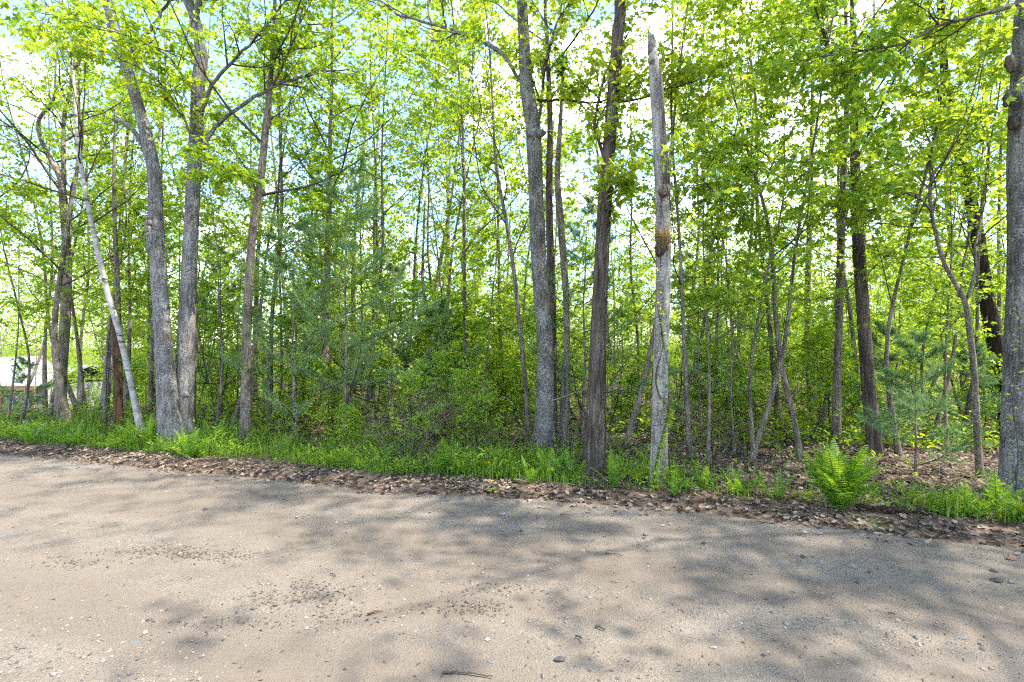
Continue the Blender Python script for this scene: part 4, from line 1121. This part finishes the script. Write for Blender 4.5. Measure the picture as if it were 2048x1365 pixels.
def frond_mesh(L, n, wmax, arch, seed):
    r = np.random.default_rng(seed)
    mb = MB()
    t = np.linspace(0, 1, 14)
    x = L * (0.22 * t + arch * t ** 2); z = L * (0.95 * t - 0.42 * arch * t ** 2.4)
    ax = np.stack([x, 0 * t, z], 1)
    tubes(mb, ax, np.linspace(0.004, 0.0012, 14) * (L / 0.6), 4, tint=0.35)
    ts = np.linspace(0.12, 0.985, n)
    p = np.stack([np.interp(ts, t, ax[:, k]) for k in range(3)], 1)
    T = norm(np.gradient(p, axis=0))
    prof = wmax * np.clip(np.sin(np.pi * np.clip(ts * 0.86 + 0.12, 0, 1)) ** 0.75, 0.05, 1)
    for sgn in (1, -1):
        side = np.array([0, sgn, 0.0])
        d = norm(side + T * 0.42 + r.normal(0, 0.06, p.shape) + np.array([0, 0, -0.12]))
        nr = norm(np.cross(T, side) * sgn + r.normal(0, 0.15, p.shape))
        tint = np.clip(r.normal(0.5, 0.2, n) + 0.4 * (ts - 0.5), 0, 1)
        # pinna: long tapering blade with toothed outline
        N = n; h = prof
        w = 0.5 * (L * 0.87 / n) * 0.72
        s_ = norm(np.cross(d, nr)); k_ = np.cross(s_, d)
        out = [(0, 0.0, 0.0), (0.9, 0.08, 0.1), (0.95, 0.4, 0.1), (0.6, 0.72, 0.0), (0, 1.0, -0.35), (-0.6, 0.72, 0.0), (-0.95, 0.4, 0.1), (-0.9, 0.08, 0.1)]
        V = np.stack([p + s_ * (a * w) + d * (b * h)[:, None] + k_ * (c * w) for a, b, c in out], 1)
        F = (np.array([[0, 1, 2], [0, 2, 6], [0, 6, 7], [2, 3, 5], [2, 5, 6], [3, 4, 5]])[None] + (np.arange(N) * 8)[:, None, None]).reshape(-1, 3)
        mb.add(V, F, np.repeat(tint, 8))
    return mb.mesh("frond", M['fern'], smooth=False)


FROND = [frond_mesh(0.62, 25, 0.10, 0.26, 1), frond_mesh(0.5, 21, 0.085, 0.4, 2), frond_mesh(0.7, 27, 0.105, 0.14, 3)]
for k, (u, v, nfr, s, lab) in enumerate([
        (1676, 1030, 30, 0.94, "large upright fern at the road edge, the biggest of all the ferns"),
        (1480, 1000, 6, 0.5, "low fern below the thin poles right of the snag"),
        (1225, 985, 6, 0.62, "bright fern between the brown oak and the broken snag"),
        (1100, 965, 8, 0.62, "sunlit fern at the foot of the lichen-spotted maple"),
        (1060, 975, 5, 0.45, "low fern left of the sunlit fern under the lichen-spotted maple"),
        (890, 955, 9, 0.72, "upright fern in front of the dead brush"),
        (925, 960, 6, 0.5, "small fern right of the upright fern by the dead brush"),
        (300, 905, 9, 0.85, "leafy fern at the foot of the white birch"),
        (378, 925, 9, 0.8, "spreading fern in front of the twin-stemmed maple"),
        (420, 905, 7, 0.8, "fern just right of the twin-stemmed maple's foot"),
        (145, 900, 6, 0.75, "yellow-green fern in the grass left of the birch"),
        (250, 905, 6, 0.7, "short fern left of the fern at the birch foot"),
        (1560, 1008, 6, 0.45, "thin low fern between the thin poles and the largest fern"),
        (1350, 1000, 5, 0.45, "tiny fern on the bank right in front of the snag"),
        (1150, 968, 6, 0.55, "fern left of the brown oak's flared foot"),
        (990, 950, 6, 0.55, "fern behind the dandelions"),
        (760, 940, 6, 0.5, "low fern in the grass in front of the tallest pine"),
        (560, 925, 7, 0.6, "fern in the grass right of the straight brown maple"),
        (60, 895, 6, 0.7, "fern in the grass near the left picture edge"),
        (1405, 985, 6, 0.6, "feathery fern right beside the snag's foot"),
        (1925, 1038, 8, 0.5, "low fern at the far right of the verge, nearest the fallen branches"),
        (2035, 1045, 9, 0.55, "low bushy fern cut by the picture edge in front of the edge tree"),
        (1990, 1020, 7, 0.7, "dark fern among the weeds at the foot of the edge tree")]):
    Y = CAM_H * FPX / (v - HOR)
    x = (u - 1024) / FPX * Y
    t = thing("fern", (x, Y, float(gz(x, Y)) - 0.02), lab, "fern", "ferns along the road edge")
    for q in range(nfr):
        o = link("frond", FROND[int(rngF.integers(3)) if k or q % 3 == 0 else 2], t)
        a = q / nfr * 6.28 + rngF.normal(0, 0.2)
        tl = rngF.normal(0.0, 0.14) + ((0.25 if q % 3 == 0 else -0.05) if k else (0.2 if q % 3 == 0 else -0.02))
        sc_ = s * rngF.uniform(0.75, 1.12)
        o.rotation_euler = (rngF.normal(0, 0.12), tl, a)
        o.scale = (sc_, sc_, sc_)


def grass():
    r = np.random.default_rng(9)
    mb = MB(); N = 42000
    x = r.uniform(-12.5, 5.2, N); off = 0.30 + np.abs(r.normal(0, 0.55, N)); off = np.where(r.random(N) < 0.25, off + r.uniform(0, 1.4, N), off)
    dens = 0.5 + 0.75 * wob(x, off, 1.6, 0.5)
    dens = np.where(x > 1.75, dens * 0.10, dens)
    dens = np.where((x > 3.6) & (off < 0.8), dens * 2.0 + 0.15, dens)
    k = r.random(N) < dens
    x, off = x[k], off[k]; N = len(x)
    y = edge_y(x) + off / 0.957
    z = gz(x, y)
    L = np.clip(r.normal(0.19, 0.08, N), 0.05, 0.45) * (1 + 0.5 * wob(x, off, 1.1, 4.0)) * (0.65 + 0.5 * sstep(0.3, 0.8, off)); w = r.uniform(0.002, 0.0055, N)
    a = r.uniform(0, 6.28, N); ln = np.abs(r.normal(0.25, 0.2, N))
    dx = np.stack([np.cos(a), np.sin(a), 0 * a], 1); sd = np.stack([-np.sin(a), np.cos(a), 0 * a], 1)
    p0 = np.stack([x, y, z - 0.01], 1)
    p1 = p0 + np.array([0, 0, 0.55]) * L[:, None] + dx * (L * ln * 0.35)[:, None]
    p2 = p0 + np.array([0, 0, 0.93]) * (L * (1 - 0.3 * ln))[:, None] + dx * (L * ln * 1.3)[:, None]
    V = np.stack([p0 - sd * w[:, None], p0 + sd * w[:, None], p1 + sd * w[:, None] * 0.8, p1 - sd * w[:, None] * 0.8, p2], 1)
    F = (np.array([[0, 1, 2], [0, 2, 3], [3, 2, 4]])[None] + (np.arange(N) * 5)[:, None, None]).reshape(-1, 3)
    mb.add(V, F, np.repeat(np.clip(r.normal(0.5, 0.22, N), 0, 1), 5))
    tag(link("grass", mb.mesh("grass", M['grass'], smooth=False)), "strip of green grass between the road and the trees", "grass", kind="stuff")
    # broad-leaved weeds
    mb = MB(); N = 7000
    x = r.uniform(-12.5, 5.2, N); off = 0.32 + np.abs(r.normal(0, 0.6, N)) + np.where(r.random(N) < 0.3, r.uniform(0, 2.2, N), 0)
    dens = np.clip(0.35 + 0.9 * wob(x, off, 1.9, 2.5), 0, 1)
    dens = np.where((x > 1.75) & (x < 3.2), dens * 0.22, dens)
    dens = np.where((x > 3.6) & (off < 0.75), 0.6, np.where(x > 3.3, 0.08, dens))
    k = r.random(N) < dens; x, off = x[k], off[k]; N = len(x)
    y = edge_y(x) + off / 0.957
    H = np.clip(r.normal(0.14, 0.08, N) * (1 + 0.7 * wob(x, off, 1.3, 5.0)), 0.03, 0.45)
    base = np.stack([x, y, gz(x, y)], 1); top = base + np.stack([r.normal(0, 0.2, N) * H, r.normal(0, 0.2, N) * H, H], 1)
    P = np.stack([base, base * 0.5 + top * 0.5 + r.normal(0, 0.008, base.shape), top], 1)
    tubes(mb, P, np.full((N, 3), 0.0016), 3, tint=0.4, cap=False)
    big = r.random(N) < 0.35
    leaf_on(mb, P[big], 8, 0.075, 'long', r, t0=0.25, droop=-0.1, tilt=0.5)
    leaf_on(mb, P[~big], 7, 0.045, 'oval', r, t0=0.25, droop=0.1, tilt=0.5)
    tag(link("weeds", mb.mesh("weeds", M['shrub'], smooth=False)), "low leafy weeds growing among the roadside grass", "weeds", kind="stuff")


grass()


def litter():
    r = np.random.default_rng(19)
    mb = MB()
    # bank along the road edge
    N = 17000
    x = r.uniform(-13, 6.5, N)
    off = r.normal(0.14, 0.17, N) + 0.06 * wob(x, x * 0, 2.2, 0.3) * 2
    dl = 0.42 + 0.55 * wob(x, off * 2.0, 1.4, 0.9) + 0.3 * wob(x, off, 4.0, 2.2)
    k = (off > -0.35) & (off < 0.62) & (r.random(len(x)) < dl); x, off = x[k], off[k]
    y = edge_y(x) + off / 0.957
    z = gz(x, y) + r.uniform(-0.005, 0.02, len(x))
    # forest floor where it shows
    N2 = 16000
    x2 = r.uniform(0.4, 7.5, N2); y2 = edge_y(x2) + r.uniform(0.5, 4.5, N2)
    N3 = 8000
    x3 = r.uniform(-12, 9, N3); y3 = edge_y(x3) + r.uniform(0.6, 5.5, N3)
    # a few strays on the road
    N4 = 120
    x4 = r.uniform(-9, 5, N4); y4 = edge_y(x4) - np.abs(r.normal(0, 0.6, N4))
    x = np.concatenate([x, x2, x3, x4]); y = np.concatenate([y, y2, y3, y4])
    z = np.concatenate([z, gz(x2, y2) + r.uniform(0.002, 0.03, N2), gz(x3, y3) + r.uniform(0.002, 0.03, N3), road_z(x4, y4) + 0.006])
    n = len(x)
    p = np.stack([x, y, z + 0.004], 1)
    d = norm(np.stack([r.normal(0, 1, n), r.normal(0, 1, n), r.normal(0, 0.28, n)], 1))
    nr = norm(np.stack([r.normal(0, 0.4, n), r.normal(0, 0.4, n), np.ones(n)], 1))
    size = 0.014 + 0.048 * r.random(n) ** 1.7
    cur = r.uniform(0.1, 1.7, n)
    sh = np.array([[0, 0, 0], [0.36, 0.22, 0.10], [0.30, 0.62, 0.14], [0, 1.0, 0.06], [-0.30, 0.62, 0.14], [-0.36, 0.22, 0.10]])
    s = norm(np.cross(d, nr)); nn = np.cross(s, d)
    V = p[:, None] + size[:, None, None] * (sh[None, :, 0:1] * s[:, None] + sh[None, :, 1:2] * d[:, None] + (sh[None, :, 2:3] * cur[:, None, None]) * nn[:, None])
    F = (np.array([[0, 1, 2], [0, 2, 3], [0, 3, 4], [0, 4, 5]])[None] + (np.arange(n) * 6)[:, None, None]).reshape(-1, 3)
    mb.add(V, F, np.repeat(np.clip(r.normal(0.45, 0.27, n), 0, 1), 6))
    tag(link("leaf_litter", mb.mesh("leaf_litter", M['litter'], smooth=False)), "brown dry leaves along the road edge and forest floor", "leaf litter", kind="stuff")


litter()


# vines on the broken snag
def vine():
    r = np.random.default_rng(44)
    t = thing("climbing_vine", bI, "green vine winding up the pale broken snag", "vine")
    for pts, w in (([(1306, 985, 5.02), (1312, 930, 4.99), (1328, 860, 5.0), (1336, 820, 5.02), (1318, 790, 5.0), (1312, 750, 5.0), (1326, 690, 5.0), (1320, 640, 5.0), (1312, 590, 5.01), (1318, 540, 5.02)], 0.011),
                   ([(1340, 960, 5.06), (1338, 820, 5.05), (1337, 740, 5.05), (1322, 660, 5.0), (1328, 590, 5.0)], 0.007)):
        P, RR = resample(np.array([px(*q) for q in pts]) - bI, np.linspace(w, w * 0.5, len(pts)), 70)
        mb = MB(); tubes(mb, P, RR, 6, rough=0.1); link("stem", mb.mesh("stem", M['bark_brown']), t)
        lf = MB()
        K = 26
        low = P[:K][None]
        if w > 0.01:
            leaf_on(lf, low, 120, 0.05, 'maple', r, t0=0.0, droop=0.6, tilt=0.8)
            for c in lf.v: c += r.normal(0, 0.002, c.shape)
        leaf_on(lf, P[None], 26, 0.05, 'maple', r, t0=0.3, droop=0.5, tilt=0.8)
        for c in lf.v:
            c[:, 1] -= 0.03
        link("leaves", lf.mesh("leaves", M['shrub'], smooth=False), t)
    t2 = thing("ivy_sprig", bJ, "few green ivy leaves on the thick edge maple", "vine")
    P, RR = resample(np.array([px(2030, 1000, 4.72), px(2036, 900, 4.74), px(2026, 800, 4.74), px(2040, 700, 4.75), px(2032, 600, 4.76)]) - bJ, np.full(5, 0.004), 30)
    mb = MB(); tubes(mb, P, RR, 5); link("stem", mb.mesh("stem", M['bark_twig']), t2)
    lf = MB(); leaf_on(lf, P[None], 26, 0.06, 'oval', r, t0=0.0, droop=0.6, tilt=0.8)
    link("leaves", lf.mesh("leaves", M['shrub'], smooth=False), t2)


vine()


# dandelions
def dandelions():
    r = np.random.default_rng(3)
    for k, (u, v, lab) in enumerate([(985, 962, "yellow dandelion nearest the road, at the leaf-litter edge"), (1000, 936, "yellow dandelion in the grass, the upper one of a close pair"), (978, 938, "pale yellow dandelion left of the close pair's upper flower")]):
        Y = CAM_H * FPX / (v + 22 - HOR); x = (u - 1024) / FPX * Y
        h = 0.10 + 0.03 * k
        t = thing("dandelion", (x, Y - 0.05, float(gz(x, Y))), lab, "flower", "dandelions in the roadside grass")
        mb = MB(); tubes(mb, np.array([[0, 0, 0], [0.004, 0, h / 2], [0, -0.01, h]]), np.full(3, 0.0025), 5); link("stem", mb.mesh("stem", M['grass']), t)
        mb = MB(); n = 60
        a = r.uniform(0, 6.28, n); d = np.stack([np.cos(a), np.sin(a), r.uniform(0.0, 1.2, n)], 1)
        leaves(mb, np.tile([0, -0.01, h], (n, 1)), d, np.tile([0, 0, 1.0], (n, 1)), r.uniform(0.016, 0.026, n), 'oval', r.uniform(0.3, 0.8, n))
        link("flower_head", mb.mesh("flower_head", M['yellow'], smooth=False), t)
        mb = MB(); n = 7; a = r.uniform(0, 6.28, n); d = np.stack([np.cos(a), np.sin(a), np.full(n, 0.25)], 1)
        leaves(mb, np.tile([0, 0, 0.01], (n, 1)), d, np.tile([0, 0, 1.0], (n, 1)), r.uniform(0.06, 0.1, n), 'long', r.uniform(0.3, 0.7, n))
        link("leaf_rosette", mb.mesh("leaf_rosette", M['shrub'], smooth=False), t)


dandelions()


# sticks and fallen branches
def stick(name, pts, w, label, mat, cat="branch", seed=0, fork=0):
    r = np.random.default_rng(seed)
    W = np.array([[x, y, z] for x, y, z in pts]); b = W[0].copy()
    P, RR = resample(W - b, np.linspace(w, w * 0.5, len(W)), 24)
    P[1:-1] += r.normal(0, w * 0.35, P[1:-1].shape)
    t = thing(name, b, label, cat)
    mb = MB(); tubes(mb, P, RR, 7, rough=0.06, seed=seed); link("stem", mb.mesh("stem", M[mat]), t)
    if fork:
        B, Rb = spawn(P[None], RR[None], fork, 0.3, 1.0, np.linalg.norm(P[-1] - P[0]) * 0.22, 0.6, 5, r, up=-0.01, jit=0.1, rs=0.6)
        mb = MB(); tubes(mb, B, Rb, 4, cap=False); link("side_twigs", mb.mesh("side_twigs", M[mat]), t)
    return t


def gp(u, v, dz=0.0, road=False):
    Y = CAM_H * FPX / (v - HOR); x = (u - 1024) / FPX * Y
    return (x, Y, float(road_z(x, Y) if road else gz(x, Y)) + dz)


stick("fallen_branch", [gp(1738, 1032, 0.03), gp(1790, 1016, 0.05), gp(1850, 1002, 0.06), gp(1908, 990, 0.10)], 0.016, "bare grey-brown fallen branch lying on leaves right of the largest fern", 'bark_young', seed=1, fork=3)
stick("fallen_branch", [gp(1712, 1030, 0.03), gp(1760, 1036, 0.03), gp(1810, 1041, 0.02), gp(1865, 1044, 0.02)], 0.02, "dark fallen branch lying flat at the foot of the largest fern", 'bark_dark', seed=2, fork=2)
stick("fallen_branch", [gp(1010, 925, 0.04), gp(1030, 905, 0.16), gp(1047, 895, 0.3)], 0.012, "pale dead branch sticking up beside the lichen-spotted maple", 'twig_pale', seed=3, fork=3)
stick("fallen_branch", [(0.5, 6.6, 0.75), (1.0, 6.3, 0.95), (1.45, 6.1, 1.0)], 0.010, "pale dead branch leaning across the brown oak's trunk", 'twig_pale', seed=4, fork=5)
for k, (a, b, w, lab) in enumerate([((735, 1236), (765, 1230), 0.006, "short reddish twig lying on the middle of the road"), ((885, 1352), (985, 1362), 0.007, "longest bare stick at the bottom edge of the road"),
                                    ((714, 983), (800, 987), 0.012, "brown stick at the leaf-litter edge left of the centre"), ((1190, 1262), (1210, 1269), 0.007, "small dark twig right of the centre of the road"),
                                    ((660, 1154), (672, 1160), 0.005, "tiny dark twig in the sunny patch left of the centre"), ((1210, 1108), (1245, 1112), 0.006, "thin dark twig on the far wheel track right of the centre"),
                                    ((1152, 1283), (1164, 1289), 0.006, "small brown twig below the centre of the road"), ((1075, 1015), (1105, 1020), 0.006, "dark twig near the leaf bank below the lichen-spotted maple")]):
    A = np.array(gp(*a, 0.004 + w, True)); B = np.array(gp(*b, 0.004 + w, True))
    stick("twig", [A, (A + B) / 2 + (0, 0.01, 0.002), B], w * 0.8, lab, 'bark_twig' if k else 'rot', "twig", seed=20 + k)


# ================================================================== STONES
def stone_mesh(seed, mat, flat=0.55):
    r = np.random.default_rng(seed)
    nu, nv = 10, 7
    th = np.linspace(0.0, np.pi, nv)[:, None]; ph = np.arange(nu)[None] / nu * 2 * np.pi
    d = np.stack([np.sin(th) * np.cos(ph), np.sin(th) * np.sin(ph), np.cos(th) * np.ones_like(ph)], -1)
    for k in range(9):                                  # facets: cut by random planes
        n = norm(r.normal(0, 1, 3)); c = r.uniform(0.62, 0.9)
        e = np.maximum(0, d @ n - c)[..., None]
        d = d - e * n
    V = d * np.array([1, r.uniform(0.55, 0.8), flat])
    i = np.arange(nu * nv).reshape(nv, nu)
    F = np.stack([i[:-1], i[1:], np.roll(i[1:], -1, 1), np.roll(i[:-1], -1, 1)], -1).reshape(-1, 4)
    mb = MB(); mb.add(V, F)
    return mb.mesh("stone", mat, smooth=False)


SM = {'dark': plain_mat("dark_stone", (0.044, 0.043, 0.042), var=0.3, scale=3, bump=0.3), 'grey': plain_mat("grey_stone", (0.15, 0.142, 0.13), var=0.3, scale=3, bump=0.3),
      'blue': plain_mat("blue_grey_stone", (0.092, 0.094, 0.092), var=0.25, scale=3, bump=0.3), 'brown': plain_mat("brown_stone", (0.15, 0.092, 0.055), var=0.3, scale=3, bump=0.3), 'pale': plain_mat("pale_stone", (0.19, 0.172, 0.15), var=0.2, scale=3, bump=0.3)}
STONES = [(1005, 1028, 9, 'grey', 0.6, "grey stone on the far track, directly below the lichen-spotted maple"), (1193, 1061, 7, 'brown', 0.6, "round brown stone on the far track below the brown oak"),
          (1042, 1062, 5, 'dark', 0.7, "small dark stone left of the round brown stone"), (1292, 1069, 7, 'blue', 0.5, "blue-grey stone below the broken snag"),
          (1407, 1086, 7, 'dark', 0.6, "dark angular stone on the far track right of the snag"), (1606, 1112, 7, 'dark', 0.6, "dark pointed stone below the largest fern"),
          (1705, 1133, 10, 'grey', 0.7, "wedge-shaped dark grey stone right of the dark pointed stone"), (1738, 1143, 6, 'dark', 0.6, "small black stone right of the wedge-shaped stone"),
          (1988, 1143, 10, 'dark', 0.5, "brick-like dark stone, the upper of three by the right edge"), (1995, 1162, 16, 'dark', 0.4, "longest dark stone, the lower of three by the right edge"),
          (2023, 1165, 8, 'blue', 0.5, "small bluish stone beside the longest dark stone"), (2022, 1119, 12, 'brown', 0.5, "smooth tan-brown stone, the farthest one by the right edge"),
          (1937, 1163, 8, 'brown', 0.45, "small brown stone left of the longest dark stone"), (1715, 1164, 5, 'dark', 0.8, "tiny dark stone below the wedge-shaped stone"),
          (1920, 1279, 16, 'blue', 0.15, "flat blue-grey stone sunk in the road near the lower right"), (1995, 1213, 13, 'brown', 0.12, "reddish flat stone sunk in the road by the right edge"),
          (1120, 1325, 16, 'dark', 0.35, "black flat stone near the bottom of the road, right of the centre"), (1527, 1320, 7, 'dark', 0.5, "dark stone near the bottom in the right half"),
          (985, 1328, 13, 'blue', 0.15, "bluish flat stone left of the black one near the bottom"), (810, 1271, 7, 'brown', 0.3, "rust-brown flat stone left of the centre near the bottom"),
          (268, 1287, 15, 'blue', 0.15, "flat grey stone in the sunny patch at the lower left"), (298, 1243, 9, 'dark', 0.35, "dark purple-grey stone above the flat stone at the lower left"),
          (508, 1220, 9, 'blue', 0.3, "blue-grey stone left of the twig on the road"), (410, 1019, 6, 'dark', 0.7, "small dark stone alone on the far track at the left"),
          (806, 1238, 5, 'pale', 0.4, "tiny white pebble right of the reddish twig"), (1427, 1303, 10, 'pale', 0.3, "pale stone left of the dark stone near the bottom right"),
          (1756, 1069, 11, 'pale', 0.35, "pale flat stone at the leaf edge right of the largest fern"), (1638, 1068, 9, 'grey', 0.5, "grey stone at the leaf edge below the largest fern"),
          (1490, 1022, 9, 'grey', 0.5, "grey stone half hidden in the grass below the thin poles"), (1325, 1050, 7, 'pale', 0.4, "pale small stone at the road edge below the snag")]
SH = {k: [stone_mesh(70 + i + 10 * j, SM[k], 0.6) for i in range(3)] for j, k in enumerate(SM)}
rs = np.random.default_rng(2)
for k, (u, v, w, c, fl, lab) in enumerate(STONES):
    x, y, z = gp(u, v, 0, True)
    r = w / FPX * y * 0.85
    hz = r * fl / 0.6
    o = link("stone", SH[c][k % 3], None, (x, y, z + hz * 0.6 * (0.45 if fl > 0.2 else 0.2)))
    o.scale = (r, r, hz); o.rotation_euler = (rs.normal(0, 0.08), rs.normal(0, 0.08), rs.uniform(-0.5, 0.5))
    tag(o, lab, "stone", "stones on the dirt road")


def gravel():
    r = np.random.default_rng(6)
    mb = MB(); N = 42000
    y = 1.9 + 6.0 * r.random(N) ** 1.5; x = r.uniform(-1.12, 1.12, N) * y
    t = road_d(x, y)
    dn = np.clip(0.25 + 0.75 * wob(x * 0.4, t * 2.2, 1.0, 2.0) + 0.3 * wob(x, y, 2, 1), 0.06, 1)
    dn = np.where(t > -0.4, np.maximum(dn, 0.5), dn) * (1 - 0.85 * track_mask(x, t))
    k = (t < -0.02) & (r.random(N) < dn); x, y = x[k], y[k]; N = len(x)
    z = road_z(x, y)
    s = np.exp(r.normal(math.log(0.0045), 0.5, N)); s = np.clip(s, 0.002, 0.016)
    o = np.array([[1, 0, 0], [0.3, 0.8, 0], [-0.8, 0.5, 0], [-0.7, -0.6, 0], [0.4, -0.8, 0], [0.1, 0.05, 0.75], [0, 0, -0.5]])
    a = r.uniform(0, 6.28, N); ca, sa = np.cos(a)[:, None], np.sin(a)[:, None]
    V = np.stack([o[None, :, 0] * ca - o[None, :, 1] * sa, o[None, :, 0] * sa + o[None, :, 1] * ca, np.broadcast_to(o[None, :, 2], (N, 7))], -1)
    V = V * (1 + r.normal(0, 0.15, V.shape)) * s[:, None, None] + np.stack([x, y, z + 0.15 * s], 1)[:, None]
    f = np.array([[0, 1, 5], [1, 2, 5], [2, 3, 5], [3, 4, 5], [4, 0, 5]])
    F = (f[None] + (np.arange(N) * 7)[:, None, None]).reshape(-1, 3)
    mb.add(V, F, np.repeat(np.clip(r.normal(0.5, 0.3, N), 0, 1), 7))
    m, ns, ls = mat_new("gravel")
    out = ns.new("ShaderNodeOutputMaterial"); at = nd(ns, "ShaderNodeAttribute", attribute_name="tint")
    rp = ramp(ns, [(0.05, (0.06, 0.058, 0.058)), (0.3, (0.11, 0.092, 0.075)), (0.6, (0.145, 0.12, 0.096)), (0.95, (0.21, 0.185, 0.155))]); ls.new(at.outputs['Fac'], rp.inputs['Fac'])
    pb = nd(ns, "ShaderNodeBsdfPrincipled", Roughness=0.85); ls.new(rp.outputs['Color'], pb.inputs['Base Color']); ls.new(pb.outputs[0], out.inputs['Surface'])
    tag(link("gravel", mb.mesh("gravel", m, smooth=False)), "loose fine gravel scattered over the dirt road", "gravel", kind="stuff")
    # crumbs of bark, needles and twigs swept into patches
    mb = MB(); N = 2600
    cx = np.array([gp(u, v)[:2] for u, v in [(330, 1100), (300, 1108), (400, 1112), (450, 1115), (570, 1200), (600, 1205), (620, 1180), (950, 1220), (940, 1225), (700, 1240), (480, 1250), (150, 1130), (1000, 1180)]])
    ci = r.integers(0, len(cx), N)
    x = cx[ci, 0] + r.normal(0, 0.16, N); y = cx[ci, 1] + r.normal(0, 0.05, N)
    n2 = N // 2
    y[:n2] = 2.0 + 5 * r.random(n2) ** 1.3; x[:n2] = r.uniform(-1.1, 1.1, n2) * y[:n2]
    k = road_d(x, y) < 0; x, y = x[k], y[k]; N = len(x)
    p = np.stack([x, y, road_z(x, y) + 0.005], 1)
    d = np.stack([r.normal(0, 1, N), r.normal(0, 1, N), r.normal(0, 0.15, N)], 1)
    leaves(mb, p, d, np.tile([0, 0, 1.0], (N, 1)), r.uniform(0.01, 0.035, N), 'long', np.clip(r.normal(0.12, 0.15, N), 0, 1))
    tag(link("debris", mb.mesh("debris", M['litter'], smooth=False)), "dark crumbs of bark and needles on the road", "debris", kind="stuff")


gravel()
